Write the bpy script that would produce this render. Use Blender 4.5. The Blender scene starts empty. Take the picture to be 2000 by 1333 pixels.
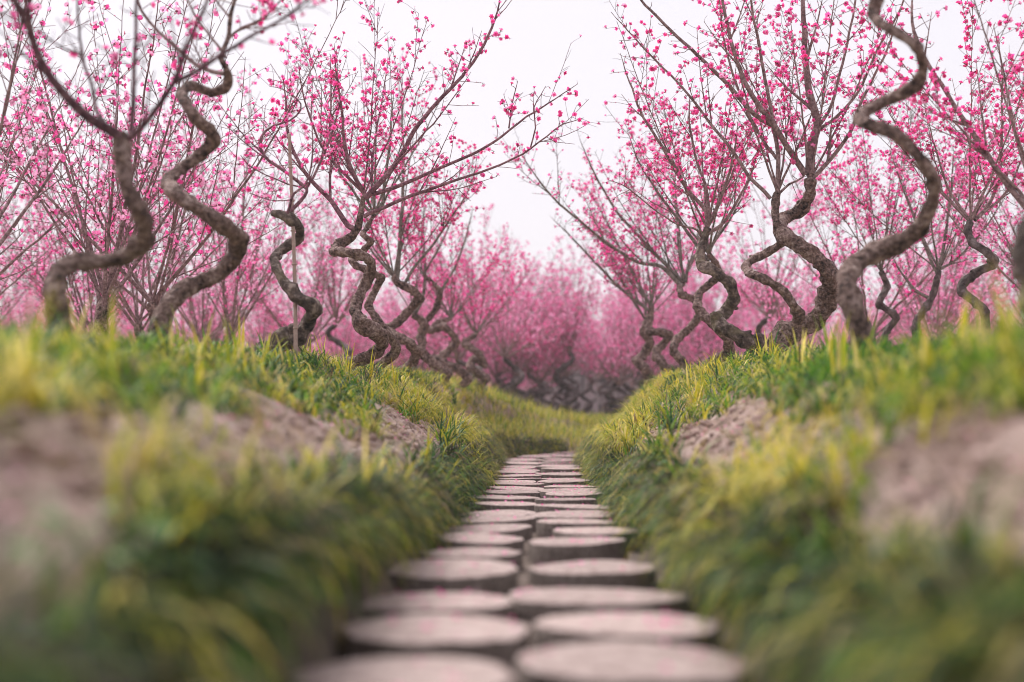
import bpy, math, random
import numpy as np
from mathutils import Matrix, Vector

# ------------------------------------------------------------------ camera, sky, light, exposure
S = bpy.context.scene
COL = S.collection
W, H, FPX = 2000.0, 1333.0, 2778.0
CAM = np.array((0.0, 0.0, 0.45))
PITCH, YAW = math.radians(3.27), math.radians(1.03)
FOCUS = 9.3
cam_d = bpy.data.cameras.new('camera')
cam_d.sensor_width = 36.0
cam_d.lens = 36.0 * FPX / W
cam_d.clip_start, cam_d.clip_end = 0.05, 1500
cam_d.dof.use_dof = True
cam_d.dof.focus_distance = FOCUS
cam_d.dof.aperture_fstop = 1.3
cam = bpy.data.objects.new('camera', cam_d)
COL.objects.link(cam)
cam.location = CAM
cam.rotation_euler = (math.pi / 2 + PITCH, 0, YAW)
S.camera = cam
ROT = np.array(cam.rotation_euler.to_matrix())

SUN_EL, SUN_AZ = math.radians(54), math.radians(-38)      # azimuth measured from +Y towards +X
world = bpy.data.worlds.new('World')
S.world = world
world.use_nodes = True
nt = world.node_tree
nt.nodes.clear()
sky = nt.nodes.new('ShaderNodeTexSky')
sky.sky_type = 'NISHITA'
sky.sun_disc = False
sky.sun_elevation = SUN_EL
sky.sun_rotation = SUN_AZ
sky.dust_density = 5.0
mixw = nt.nodes.new('ShaderNodeMix'); mixw.data_type = 'RGBA'
mixw.inputs['Factor'].default_value = 0.93                # a closed, even cloud layer
mixw.inputs['B'].default_value = (3.30, 3.13, 3.32, 1)
bg = nt.nodes.new('ShaderNodeBackground'); bg.inputs['Strength'].default_value = 0.10
wo = nt.nodes.new('ShaderNodeOutputWorld')
nt.links.new(sky.outputs['Color'], mixw.inputs['A'])
nt.links.new(mixw.outputs['Result'], bg.inputs['Color'])
nt.links.new(bg.outputs['Background'], wo.inputs['Surface'])
sun_d = bpy.data.lights.new('sun', 'SUN')
sun_d.energy = 1.5
sun_d.angle = math.radians(35)
sun_d.color = (1.0, 0.96, 0.92)
sun = bpy.data.objects.new('sun', sun_d)
COL.objects.link(sun)
sv = Vector((math.sin(SUN_AZ) * math.cos(SUN_EL), math.cos(SUN_AZ) * math.cos(SUN_EL), math.sin(SUN_EL)))
sun.rotation_euler = sv.to_track_quat('Z', 'Y').to_euler()
S.view_settings.view_transform = 'Standard'
S.view_settings.look = 'None'
S.view_settings.exposure = 1.55
S.view_settings.gamma = 1.0
S.view_settings.use_curve_mapping = False
S.render.engine = 'CYCLES'
S.cycles.use_denoising = True
S.cycles.filter_width = 1.0
S.cycles.max_bounces = 8
S.cycles.transparent_max_bounces = 8

rnd = random.Random(11)
rng = np.random.default_rng(11)

# ------------------------------------------------------------------ helpers
def at(px, py, d):
    """photo pixel -> world point on the vertical plane Y = d"""
    v = ROT @ np.array(((px - W / 2) / FPX, (H / 2 - py) / FPX, -1.0))
    return CAM + v * (d / v[1])

def pxm(w, d):
    return w * d / FPX

class MB:
    """collects vertices, quads, triangles and colours; build() links ONE mesh object"""
    def __init__(s):
        s.v, s.q, s.t, s.c, s.n = [], [], [], [], 0
    def add(s, v, q=None, t=None, col=None):
        v = np.asarray(v, float).reshape(-1, 3)
        if q is not None and len(q): s.q.append(np.asarray(q, int).reshape(-1, 4) + s.n)
        if t is not None and len(t): s.t.append(np.asarray(t, int).reshape(-1, 3) + s.n)
        s.v.append(v)
        if col is None: col = (0.5, 0.5, 0.5)
        col = np.asarray(col, float)
        if col.ndim == 1: col = np.tile(col, (len(v), 1))
        s.c.append(col)
        s.n += len(v)
    def tube(s, P, R, sides=6, tip=True, col=None, mod=None):
        P = np.asarray(P, float); n = len(P)
        R = np.broadcast_to(np.asarray(R, float), (n,))
        T = np.gradient(P, axis=0)
        T /= np.linalg.norm(T, axis=1)[:, None] + 1e-12
        a = np.array((0, 0, 1.0)) if abs(T[0][2]) < 0.9 else np.array((1.0, 0, 0))
        u = np.cross(T[0], a); u /= np.linalg.norm(u)
        U = np.empty_like(P)
        for i in range(n):
            u = u - T[i] * np.dot(u, T[i]); u = u / (np.linalg.norm(u) + 1e-12); U[i] = u
        B = np.cross(T, U)
        th = np.arange(sides) * 2 * math.pi / sides
        rr = R[:, None] * (np.ones((n, sides)) if mod is None else mod(n, th))
        V = P[:, None, :] + rr[:, :, None] * (np.cos(th)[None, :, None] * U[:, None, :] + np.sin(th)[None, :, None] * B[:, None, :])
        V = V.reshape(-1, 3)
        i, k = np.meshgrid(np.arange(n - 1), np.arange(sides), indexing='ij')
        k2 = (k + 1) % sides
        Q = np.stack((i * sides + k, i * sides + k2, (i + 1) * sides + k2, (i + 1) * sides + k), -1).reshape(-1, 4)
        t = None
        if tip:
            V = np.vstack((V, P[-1] + T[-1] * R[-1] * 0.6))
            k = np.arange(sides)
            t = np.stack(((n - 1) * sides + k, (n - 1) * sides + (k + 1) % sides, np.full(sides, n * sides)), -1)
        s.add(V, Q, t, col)
    def build(s, name, mat, parent=None, smooth=True, origin=None, mesh_only=False):
        V = np.vstack(s.v)
        if origin is not None: V = V - np.asarray(origin)
        C = np.vstack(s.c)
        q = np.vstack(s.q) if s.q else np.zeros((0, 4), int)
        t = np.vstack(s.t) if s.t else np.zeros((0, 3), int)
        me = bpy.data.meshes.new(name)
        me.vertices.add(len(V)); me.vertices.foreach_set('co', V.astype(np.float32).ravel())
        nl = q.size + t.size
        me.loops.add(nl)
        me.loops.foreach_set('vertex_index', np.concatenate((q.ravel(), t.ravel())).astype(np.int32))
        npoly = len(q) + len(t)
        me.polygons.add(npoly)
        ls = np.concatenate((np.arange(len(q)) * 4, q.size + np.arange(len(t)) * 3)).astype(np.int32)
        me.polygons.foreach_set('loop_start', ls)
        try:
            lt = np.concatenate((np.full(len(q), 4), np.full(len(t), 3))).astype(np.int32)
            me.polygons.foreach_set('loop_total', lt)
        except Exception:
            pass
        me.polygons.foreach_set('use_smooth', np.full(npoly, bool(smooth)))
        at_ = me.color_attributes.new('tint', 'FLOAT_COLOR', 'POINT')
        at_.data.foreach_set('color', np.hstack((C, np.ones((len(C), 1)))).astype(np.float32).ravel())
        me.materials.append(mat)
        me.update(calc_edges=True)
        me.validate()
        if mesh_only: return me
        return link(name, me, parent)

def link(name, data, parent=None):
    o = bpy.data.objects.new(name, data)
    COL.objects.link(o)
    if parent is not None: o.parent = parent
    return o

def empty(name, loc, rz=0.0):
    o = link(name, None)
    o.location = loc; o.rotation_euler = (0, 0, rz); o.empty_display_size = 0.1
    return o

def tag(o, label=None, cat=None, group=None, kind=None):
    if label: o['label'] = label
    if cat: o['category'] = cat
    if group: o['group'] = group
    if kind: o['kind'] = kind
    return o

def spline(P, step):
    """Catmull-Rom through the rows of P (any width), resampled about every step metres of the first three columns"""
    P = np.asarray(P, float)
    Q = np.vstack((2 * P[0] - P[1], P, 2 * P[-1] - P[-2]))
    out = []
    for i in range(1, len(Q) - 2):
        n = max(2, int(np.linalg.norm(Q[i + 1][:3] - Q[i][:3]) / step))
        t = np.linspace(0, 1, n, endpoint=False)[:, None]
        a, b, c, d = Q[i - 1], Q[i], Q[i + 1], Q[i + 2]
        out.append(0.5 * (2 * b + (c - a) * t + (2 * a - 5 * b + 4 * c - d) * t ** 2 + (3 * b - a - 3 * c + d) * t ** 3))
    out.append(Q[-2][None])
    return np.vstack(out)

def unit(v):
    return v / (np.linalg.norm(v) + 1e-12)

def noise2(x, y, seed=0, octaves=4, f0=1.0):
    """cheap smooth value noise, about -1..1"""
    x = np.asarray(x, float); y = np.asarray(y, float)
    tot = np.zeros(np.broadcast(x, y).shape); amp, f = 1.0, f0
    for o in range(octaves):
        X, Y = x * f + 17.3 * o + seed, y * f - 9.1 * o + seed * 1.7
        xi, yi = np.floor(X), np.floor(Y)
        xf, yf = X - xi, Y - yi
        sx, sy = xf * xf * (3 - 2 * xf), yf * yf * (3 - 2 * yf)
        def h(a, b):
            v = np.sin(a * 127.1 + b * 311.7 + seed * 13.13) * 43758.5453
            return (v - np.floor(v)) * 2 - 1
        v = (h(xi, yi) * (1 - sx) + h(xi + 1, yi) * sx) * (1 - sy) + (h(xi, yi + 1) * (1 - sx) + h(xi + 1, yi + 1) * sx) * sy
        tot = tot + v * amp
        amp *= 0.5; f *= 2.0
    return tot / 1.6

# ------------------------------------------------------------------ materials
def material(name):
    m = bpy.data.materials.new(name)
    m.use_nodes = True
    n = m.node_tree
    n.nodes.clear()
    out = n.nodes.new('ShaderNodeOutputMaterial')
    return m, n, out

def nd(n, t, **kw):
    x = n.nodes.new(t)
    for k, v in kw.items():
        if k in x.inputs: x.inputs[k].default_value = v
        else: setattr(x, k, v)
    return x

def ramp(n, stops):
    r = n.nodes.new('ShaderNodeValToRGB')
    el = r.color_ramp.elements
    while len(el) < len(stops): el.new(0.5)
    for e, (p, c) in zip(el, stops):
        e.position = p; e.color = (*c, 1)
    return r

def bark_mat(name, dark, mid, pale, scale=38.0, bump=0.9, moss=None):
    m, n, out = material(name)
    tc = nd(n, 'ShaderNodeTexCoord')
    n1 = nd(n, 'ShaderNodeTexNoise', Scale=scale, Detail=8.0, Roughness=0.68)
    n2 = nd(n, 'ShaderNodeTexNoise', Scale=scale * 0.22, Detail=5.0, Roughness=0.6)
    vo = nd(n, 'ShaderNodeTexVoronoi', Scale=scale * 1.5)
    for x in (n1, n2, vo): n.links.new(tc.outputs['Object'], x.inputs['Vector'])
    ad = nd(n, 'ShaderNodeMath', operation='MULTIPLY_ADD')
    n.links.new(n1.outputs['Fac'], ad.inputs[0]); ad.inputs[1].default_value = 0.62
    mu = nd(n, 'ShaderNodeMath', operation='MULTIPLY'); mu.inputs[1].default_value = 0.40
    n.links.new(n2.outputs['Fac'], mu.inputs[0]); n.links.new(mu.outputs[0], ad.inputs[2])
    r = ramp(n, [(0.40, dark), (0.52, mid), (0.63, pale)])
    n.links.new(ad.outputs[0], r.inputs['Fac'])
    colour = r.outputs['Color']
    if moss:
        n3 = nd(n, 'ShaderNodeTexNoise', Scale=7.0, Detail=6.0)
        n.links.new(tc.outputs['Object'], n3.inputs['Vector'])
        rr = ramp(n, [(0.54, (0, 0, 0)), (0.72, (0.7, 0.7, 0.7))])
        n.links.new(n3.outputs['Fac'], rr.inputs['Fac'])
        mx = nd(n, 'ShaderNodeMix', data_type='RGBA')
        n.links.new(rr.outputs['Color'], mx.inputs['Factor'])
        n.links.new(colour, mx.inputs['A']); mx.inputs['B'].default_value = (*moss, 1)
        colour = mx.outputs['Result']
    bs = nd(n, 'ShaderNodeBsdfPrincipled', Roughness=0.88)
    bs.inputs['Specular IOR Level'].default_value = 0.2
    n.links.new(colour, bs.inputs['Base Color'])
    b1 = nd(n, 'ShaderNodeBump', Strength=min(bump, 1.0), Distance=0.016 * bump)
    b2 = nd(n, 'ShaderNodeBump', Strength=min(bump * 0.6, 1.0), Distance=0.008)
    n.links.new(n1.outputs['Fac'], b1.inputs['Height'])
    n.links.new(vo.outputs['Distance'], b2.inputs['Height'])
    n.links.new(b1.outputs['Normal'], b2.inputs['Normal'])
    n.links.new(b2.outputs['Normal'], bs.inputs['Normal'])
    n.links.new(bs.outputs[0], out.inputs['Surface'])
    return m

def leaf_mat(name, trans=0.35, rough=0.55, boost=1.0, vein=None):
    """petals, blades and leaves: colour from the piece's own tint, some light passes through"""
    m, n, out = material(name)
    a = nd(n, 'ShaderNodeVertexColor', layer_name='tint')
    tc = nd(n, 'ShaderNodeTexCoord')
    no = nd(n, 'ShaderNodeTexNoise', Scale=25.0, Detail=2.0)
    n.links.new(tc.outputs['Object'], no.inputs['Vector'])
    hs = nd(n, 'ShaderNodeHueSaturation')
    mr = nd(n, 'ShaderNodeMapRange'); mr.inputs['To Min'].default_value = 0.75 * boost; mr.inputs['To Max'].default_value = 1.25 * boost
    n.links.new(no.outputs['Fac'], mr.inputs['Value'])
    n.links.new(mr.outputs[0], hs.inputs['Value'])
    n.links.new(a.outputs['Color'], hs.inputs['Color'])
    bs = nd(n, 'ShaderNodeBsdfPrincipled', Roughness=rough)
    bs.inputs['Specular IOR Level'].default_value = 0.25
    tr = nd(n, 'ShaderNodeBsdfTranslucent')
    n.links.new(hs.outputs[0], bs.inputs['Base Color'])
    n.links.new(hs.outputs[0], tr.inputs['Color'])
    mx = nd(n, 'ShaderNodeMixShader'); mx.inputs[0].default_value = trans
    n.links.new(bs.outputs[0], mx.inputs[1]); n.links.new(tr.outputs[0], mx.inputs[2])
    n.links.new(mx.outputs[0], out.inputs['Surface'])
    return m

def mottled(name, stops, scale=6.0, detail=8.0, rough=0.95, bump=0.5, dist=0.02, coord='Object', fine=None):
    m, n, out = material(name)
    tc = nd(n, 'ShaderNodeTexCoord')
    no = nd(n, 'ShaderNodeTexNoise', Scale=scale, Detail=detail, Roughness=0.65)
    n.links.new(tc.outputs[coord], no.inputs['Vector'])
    r = ramp(n, stops)
    n.links.new(no.outputs['Fac'], r.inputs['Fac'])
    bs = nd(n, 'ShaderNodeBsdfPrincipled', Roughness=rough)
    bs.inputs['Specular IOR Level'].default_value = 0.2
    n.links.new(r.outputs['Color'], bs.inputs['Base Color'])
    n2 = nd(n, 'ShaderNodeTexNoise', Scale=fine or scale * 6, Detail=8.0, Roughness=0.7)
    n.links.new(tc.outputs[coord], n2.inputs['Vector'])
    b = nd(n, 'ShaderNodeBump', Strength=bump, Distance=dist)
    n.links.new(n2.outputs['Fac'], b.inputs['Height'])
    n.links.new(b.outputs['Normal'], bs.inputs['Normal'])
    n.links.new(bs.outputs[0], out.inputs['Surface'])
    return m

M = {}
M['bark'] = bark_mat('bark', (0.016, 0.011, 0.010), (0.215, 0.14, 0.12), (0.50, 0.385, 0.345), scale=42.0, bump=1.4)
M['bark_mossy'] = bark_mat('bark_mossy', (0.016, 0.012, 0.010), (0.13, 0.097, 0.083), (0.42, 0.34, 0.29), scale=24.0, bump=1.4, moss=(0.25, 0.21, 0.12))
M['bark_far'] = bark_mat('bark_far', (0.02, 0.015, 0.014), (0.10, 0.076, 0.072), (0.24, 0.20, 0.195), scale=20, bump=0.5)
M['shoot'] = bark_mat('shoot_bark', (0.08, 0.045, 0.046), (0.25, 0.165, 0.16), (0.42, 0.32, 0.31), scale=60, bump=0.3)
M['shoot_plum'] = bark_mat('plum_shoot_bark', (0.08, 0.03, 0.045), (0.24, 0.115, 0.14), (0.40, 0.25, 0.27), scale=60, bump=0.3)
M['shoot_green'] = bark_mat('green_shoot_bark', (0.06, 0.055, 0.046), (0.19, 0.165, 0.14), (0.34, 0.29, 0.27), scale=60, bump=0.3)
M['shoot_dark'] = bark_mat('dark_shoot_bark', (0.025, 0.010, 0.014), (0.10, 0.045, 0.055), (0.22, 0.13, 0.14), scale=50, bump=0.4)
M['petal'] = leaf_mat('petal', trans=0.52, rough=0.6, boost=1.05)
M['blade'] = leaf_mat('grass_blade', trans=0.42, rough=0.5)
M['leaf'] = leaf_mat('weed_leaf', trans=0.3, rough=0.5)
M['soil'] = mottled('soil', [(0.3, (0.16, 0.10, 0.083)), (0.5, (0.40, 0.285, 0.248)), (0.7, (0.58, 0.46, 0.42))], scale=5.0, bump=0.9, dist=0.03, fine=26)
M['clod'] = mottled('soil_clod', [(0.3, (0.19, 0.125, 0.105)), (0.5, (0.40, 0.285, 0.25)), (0.7, (0.58, 0.46, 0.42))], scale=9.0, bump=0.7, dist=0.012, fine=60)

def stone_mat():
    m, n, out = material('stepping_stone')
    tc = nd(n, 'ShaderNodeTexCoord')
    inf = nd(n, 'ShaderNodeObjectInfo')
    # rings pressed into the top like the year rings of a log slice
    no = nd(n, 'ShaderNodeTexNoise', Scale=5.0, Detail=4.0)
    n.links.new(tc.outputs['Object'], no.inputs['Vector'])
    va = nd(n, 'ShaderNodeVectorMath', operation='MULTIPLY_ADD')
    n.links.new(no.outputs['Color'], va.inputs[0]); va.inputs[1].default_value = (0.06, 0.06, 0.0)
    n.links.new(tc.outputs['Object'], va.inputs[2])
    wv = nd(n, 'ShaderNodeTexWave', wave_type='RINGS', Scale=9.0, Distortion=1.5, Detail=3.0)
    wv.rings_direction = 'Z'
    n.links.new(va.outputs[0], wv.inputs['Vector'])
    n1 = nd(n, 'ShaderNodeTexNoise', Scale=14.0, Detail=9.0, Roughness=0.7)
    n.links.new(tc.outputs['Object'], n1.inputs['Vector'])
    n0 = nd(n, 'ShaderNodeTexNoise', Scale=3.5, Detail=4.0)
    n.links.new(tc.outputs['Object'], n0.inputs['Vector'])
    r = ramp(n, [(0.38, (0.10, 0.07, 0.06)), (0.5, (0.37, 0.27, 0.245)), (0.65, (0.62, 0.50, 0.475))])
    ad = nd(n, 'ShaderNodeMath', operation='MULTIPLY_ADD'); ad.inputs[1].default_value = 0.16
    n.links.new(wv.outputs['Fac'], ad.inputs[0])
    a2 = nd(n, 'ShaderNodeMath', operation='ADD')
    m1 = nd(n, 'ShaderNodeMath', operation='MULTIPLY'); m1.inputs[1].default_value = 0.55
    m2 = nd(n, 'ShaderNodeMath', operation='MULTIPLY'); m2.inputs[1].default_value = 0.42
    n.links.new(n1.outputs['Fac'], m1.inputs[0]); n.links.new(n0.outputs['Fac'], m2.inputs[0])
    n.links.new(m1.outputs[0], a2.inputs[0]); n.links.new(m2.outputs[0], a2.inputs[1])
    n.links.new(a2.outputs[0], ad.inputs[2])
    n.links.new(ad.outputs[0], r.inputs['Fac'])
    hs = nd(n, 'ShaderNodeHueSaturation')
    mr = nd(n, 'ShaderNodeMapRange'); mr.inputs['To Min'].default_value = 0.82; mr.inputs['To Max'].default_value = 1.12
    n.links.new(inf.outputs['Random'], mr.inputs['Value']); n.links.new(mr.outputs[0], hs.inputs['Value'])
    n.links.new(r.outputs['Color'], hs.inputs['Color'])
    # the rougher cast sides get a darker colour that paints in their shade
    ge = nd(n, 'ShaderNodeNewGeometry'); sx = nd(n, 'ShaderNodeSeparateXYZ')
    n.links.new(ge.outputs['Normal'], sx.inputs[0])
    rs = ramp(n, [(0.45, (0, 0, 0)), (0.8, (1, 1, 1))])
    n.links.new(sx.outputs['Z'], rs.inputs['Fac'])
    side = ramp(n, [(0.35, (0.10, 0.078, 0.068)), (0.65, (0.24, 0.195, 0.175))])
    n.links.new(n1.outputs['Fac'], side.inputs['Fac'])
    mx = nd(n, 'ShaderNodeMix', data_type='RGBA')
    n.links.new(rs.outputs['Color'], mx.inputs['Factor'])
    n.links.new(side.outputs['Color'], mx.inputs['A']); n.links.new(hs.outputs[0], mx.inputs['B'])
    bs = nd(n, 'ShaderNodeBsdfPrincipled', Roughness=0.85)
    bs.inputs['Specular IOR Level'].default_value = 0.3
    n.links.new(mx.outputs['Result'], bs.inputs['Base Color'])
    b1 = nd(n, 'ShaderNodeBump', Strength=0.5, Distance=0.006)
    b2 = nd(n, 'ShaderNodeBump', Strength=0.5, Distance=0.008)
    n.links.new(wv.outputs['Fac'], b1.inputs['Height']); n.links.new(n1.outputs['Fac'], b2.inputs['Height'])
    n.links.new(b1.outputs['Normal'], b2.inputs['Normal']); n.links.new(b2.outputs['Normal'], bs.inputs['Normal'])
    n.links.new(bs.outputs[0], out.inputs['Surface'])
    return m
M['stone'] = stone_mat()
M['bamboo'] = mottled('bamboo', [(0.35, (0.30, 0.20, 0.17)), (0.65, (0.48, 0.36, 0.31))], scale=20, rough=0.55, bump=0.15)
M['plaster'] = mottled('plaster', [(0.35, (0.22, 0.185, 0.19)), (0.65, (0.33, 0.28, 0.285))], scale=2.0, bump=0.2)
M['roof'] = mottled('roof_tile', [(0.35, (0.24, 0.205, 0.21)), (0.65, (0.40, 0.35, 0.355))], scale=3.0, bump=0.3)
M['timber'] = mottled('dark_timber', [(0.35, (0.03, 0.024, 0.022)), (0.65, (0.08, 0.065, 0.06))], scale=8.0, bump=0.2)
M['block'] = mottled('grey_block', [(0.35, (0.14, 0.13, 0.135)), (0.65, (0.27, 0.25, 0.25))], scale=4.0, bump=0.4)
M['hill'] = mottled('hill_wood', [(0.35, (0.13, 0.10, 0.12)), (0.65, (0.24, 0.19, 0.22))], scale=0.4, bump=0.4)

# ------------------------------------------------------------------ the ground: one sheet with the sunken path
def path_x(y):
    y = np.asarray(y, float)
    e = np.maximum(y - 15.5, 0.0)
    return -0.015 + 0.0035 * np.clip(y, 0, 12) + 0.055 * e ** 2 * np.where(e < 12, 1, 12 / np.maximum(e, 1e-6))

def ground_z(x, y, rough=True):
    x = np.asarray(x, float); y = np.asarray(y, float)
    s = x - path_x(y)
    far = np.clip((y - 11) / 12.0, 0, 1)
    u = np.abs(s)
    wob = 0.05 * noise2(x * 0 + y, np.sign(s) * 3.1, 3, 3, 1.3)
    bend = np.clip((y - 19) / 6.0, 0, 1)
    uu = u / (1 + 0.35 * far + 1.1 * bend) - wob * (u > 0.38)
    # face of the bank, then the bare sloping ledge, then the turf up to the row of trees
    z = np.interp(uu, (0.0, 0.40, 0.46, 0.53, 0.60, 0.76, 0.80), (-0.015, -0.015, 0.13, 0.28, 0.345, 0.435, 0.45))
    top = 0.35 * np.interp(y, (1.5, 2.5, 4, 6, 9, 14), (0.5, 0.5, 0.52, 0.72, 1.0, 1.15))
    ut = np.where(s < 0, np.interp(y, (8, 15), (1.38, 0.95)), 1.25) * (1 + 0.4 * bend)
    ub = uu * (1 + 0.35 * far + 1.1 * bend)
    k = np.clip((uu - 0.78) / np.maximum(ut / (1 + 0.35 * far + 1.1 * bend) - 0.78, 0.12), 0, 1)
    z = z + top * k * (1.35 - 0.35 * k) * (1 - 0.25 * bend)
    z = z * np.interp(y, (17.5, 22.5, 30), (1.0, 0.50, 0.64))
    z = np.where(y > 24, np.maximum(z, 0.58 * np.clip((y - 22) / 8.0, 0, 1)), z)   # the path has turned away
    if rough:
        a = np.clip((u - 0.40) / 0.2, 0.12, 1)
        near = np.clip(1 - (y - 20) / 15, 0.25, 1)
        ledge = np.clip(1 - np.abs(uu - 0.70) / 0.22, 0, 1)
        z = z + a * near * (0.035 * noise2(x, y, 5, 4, 2.2) + (0.012 + 0.030 * ledge) * noise2(x, y, 9, 5, 11.0))
    return z

def build_ground():
    xs = np.unique(np.concatenate((np.arange(-2.6, 2.6, 0.029), np.arange(2.6, 12, 0.25), -np.arange(2.6, 12, 0.25),
                                   np.linspace(12, 300, 40), -np.linspace(12, 300, 40))))
    ys = np.unique(np.concatenate((np.arange(-4, 0.4, 0.2), np.arange(0.4, 13, 0.045), np.arange(13, 26, 0.08), np.arange(26, 60, 0.6), np.linspace(60, 500, 50))))
    X, Y = np.meshgrid(xs, ys)
    Z = ground_z(X, Y)
    b = MB()
    nx, ny = len(xs), len(ys)
    i, j = np.meshgrid(np.arange(ny - 1), np.arange(nx - 1), indexing='ij')
    a = i * nx + j
    b.add(np.stack((X, Y, Z), -1).reshape(-1, 3), np.stack((a, a + 1, a + nx + 1, a + nx), -1).reshape(-1, 4))
    o = b.build('ground', M['soil'])
    tag(o, 'dry pinkish soil banks rising on both sides of the sunken path', 'ground', kind='structure')
    return o
build_ground()

# ------------------------------------------------------------------ path of stepping stones
def stone_mesh(seed, rx, ry, h):
    r = np.random.default_rng(seed)
    n = 40
    th = np.arange(n) * 2 * math.pi / n
    p = r.uniform(0, 6.28, 5)
    k = 1 + 0.05 * np.sin(2 * th + p[0]) + 0.04 * np.sin(3 * th + p[1]) + 0.022 * np.sin(5 * th + p[2]) + 0.014 * np.sin(9 * th + p[3])
    for _ in range(3):      # chips broken from the rim
        k = k - r.uniform(0.03, 0.09) * np.exp(-(np.angle(np.exp(1j * (th - r.uniform(0, 6.28)))) / 0.16) ** 2)
    b = MB()
    prof = [(0.985, -h), (1.0, -h * 0.55), (0.995, -0.012), (0.982, -0.003), (0.955, 0.0), (0.6, 0.002), (0.25, 0.001)]
    V = []
    for q, (s, z) in enumerate(prof):
        zz = z + (0.0015 * np.sin(4 * th + p[4]) if q > 2 else 0 * th)
        kk = k * (1 + (0.012 * r.normal(size=n) if q < 3 else 0))
        V.append(np.stack((rx * s * kk * np.cos(th), ry * s * kk * np.sin(th), zz), -1))
    V = np.vstack(V + [np.array([[0, 0, 0.001]])])
    m = len(prof)
    i, j = np.meshgrid(np.arange(m - 1), np.arange(n), indexing='ij')
    j2 = (j + 1) % n
    Q = np.stack((i * n + j, i * n + j2, (i + 1) * n + j2, (i + 1) * n + j), -1).reshape(-1, 4)
    j = np.arange(n)
    t = np.stack(((m - 1) * n + j, (m - 1) * n + (j + 1) % n, np.full(n, m * n)), -1)
    b.add(V, Q, t)
    return b.build('stepping_stone', M['stone'], mesh_only=True)

STONE_TOP = 0.05
STONES = []
def build_path():
    b = MB()   # the trodden earth between the stones
    ys = np.arange(-1.0, 22.5, 0.1); us = np.linspace(-0.44, 0.44, 12)
    Y, U = np.meshgrid(ys, us, indexing='ij')
    X = path_x(Y) + U
    Z = ground_z(X, Y) + 0.006
    n = len(us)
    i, j = np.meshgrid(np.arange(len(ys) - 1), np.arange(n - 1), indexing='ij')
    a = i * n + j
    b.add(np.stack((X, Y, Z), -1).reshape(-1, 3), np.stack((a, a + 1, a + n + 1, a + n), -1).reshape(-1, 4))
    path = b.build('path', mottled('path_earth', [(0.35, (0.10, 0.075, 0.06)), (0.65, (0.24, 0.185, 0.16))], scale=12, bump=0.8), None)
    tag(path, 'sunken footpath of paired round stepping stones between grassy banks', 'path', kind='structure')
    meshes = [stone_mesh(100 + k, 1.0, 1.0, 0.42) for k in range(14)]   # unit radius, scaled per stone
    # stones read off the photograph: pixel left, right and distance
    left = [(575, 1020, 2.24), (672, 1038, 2.76), (687, 1005, 3.27), (725, 1020, 3.92), (832, 1010, 4.5), (845, 1022, 5.05)]
    right = [(1012, 1467, 2.41), (1060, 1405, 2.84), (985, 1332, 3.42), (1030, 1290, 4.08), (1022, 1225, 4.75)]
    spots = []
    for side, lst in ((0, left), (1, right)):
        last = 0
        for (a_, b_, d) in lst:
            p = at((a_ + b_) / 2, 1100, d)
            r = min(max(pxm(b_ - a_, d) / 2, 0.17), 0.21)
            spots.append((p[0], d, r)); last = max(last, d)
        y = last + rnd.uniform(0.5, 0.58)
        while y < 22:
            r = rnd.uniform(0.165, 0.215)
            spots.append((float(path_x(y)) + (-1 if side == 0 else 1) * (0.183 + rnd.uniform(-0.045, 0.045)), y, r))
            y += rnd.uniform(0.42, 0.56)
        for y in (1.75, 1.35, 0.95):
            spots.append(((-1 if side == 0 else 1) * 0.19, y + rnd.uniform(-.04, .04), 0.18))
    for k, (x, y, r) in enumerate(spots):
        o = link('stepping_stone', meshes[k % 14], path)
        ry = min(r * rnd.uniform(0.86, 1.0), 0.2)
        o.scale = (r, ry, 0.30)
        zt = STONE_TOP + rnd.uniform(-0.014, 0.010)
        o.location = (x, y, zt)
        o.rotation_euler = (rnd.uniform(-0.005, 0.03), rnd.uniform(-0.035, 0.035), rnd.uniform(0, 6.28) if abs(r - ry) < 0.01 else rnd.uniform(-.3, .3))
        STONES.append((x, y, r, zt))
build_path()

# ------------------------------------------------------------------ blossoms
def rot_to(N, spin):
    """rotation matrices whose z axis is N, turned by spin"""
    N = N / np.linalg.norm(N, axis=1)[:, None]
    A = np.where(np.abs(N[:, 2:3]) < 0.9, np.array([[0, 0, 1.0]]), np.array([[1.0, 0, 0]]))
    U = np.cross(A, N); U /= np.linalg.norm(U, axis=1)[:, None]
    B = np.cross(N, U)
    c, s = np.cos(spin)[:, None], np.sin(spin)[:, None]
    U2, B2 = U * c + B * s, -U * s + B * c
    return np.stack((U2, B2, N), -1)

def flower_template(layers):
    V, Q, T = [], [], []
    for (np_, L, wd, tilt, off, z0) in layers:
        for k in range(np_):
            a = k * 2 * math.pi / np_ + off
            ca, sa = math.cos(a), math.sin(a)
            ct, st = math.cos(tilt), math.sin(tilt)
            base = len(V)
            for (x, y, cup) in ((0.06, 0, 0), (0.62, wd, 0.10), (1.0, 0.0, 0.22), (0.62, -wd, 0.10)):
                r = L * (x * ct - cup * st); z = L * (x * st + cup * ct) + z0
                V.append((r * ca - L * y * sa, r * sa + L * y * ca, z))
            T += [(base, base + 1, base + 2), (base, base + 2, base + 3)]
    base = len(V)                     # calyx
    for k in range(4):
        a = k * math.pi / 2
        V.append((0.16 * math.cos(a), 0.16 * math.sin(a), 0.02))
    V.append((0, 0, -0.35))
    T += [(base + (k + 1) % 4, base + k, base + 4) for k in range(4)]
    return np.array(V, float), np.array(T), base
FL_V, FL_T, FL_C = flower_template([(5, 0.62, 0.42, 0.35, 0.0, 0.0), (5, 0.50, 0.40, 0.95, 0.6, 0.02)])
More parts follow.
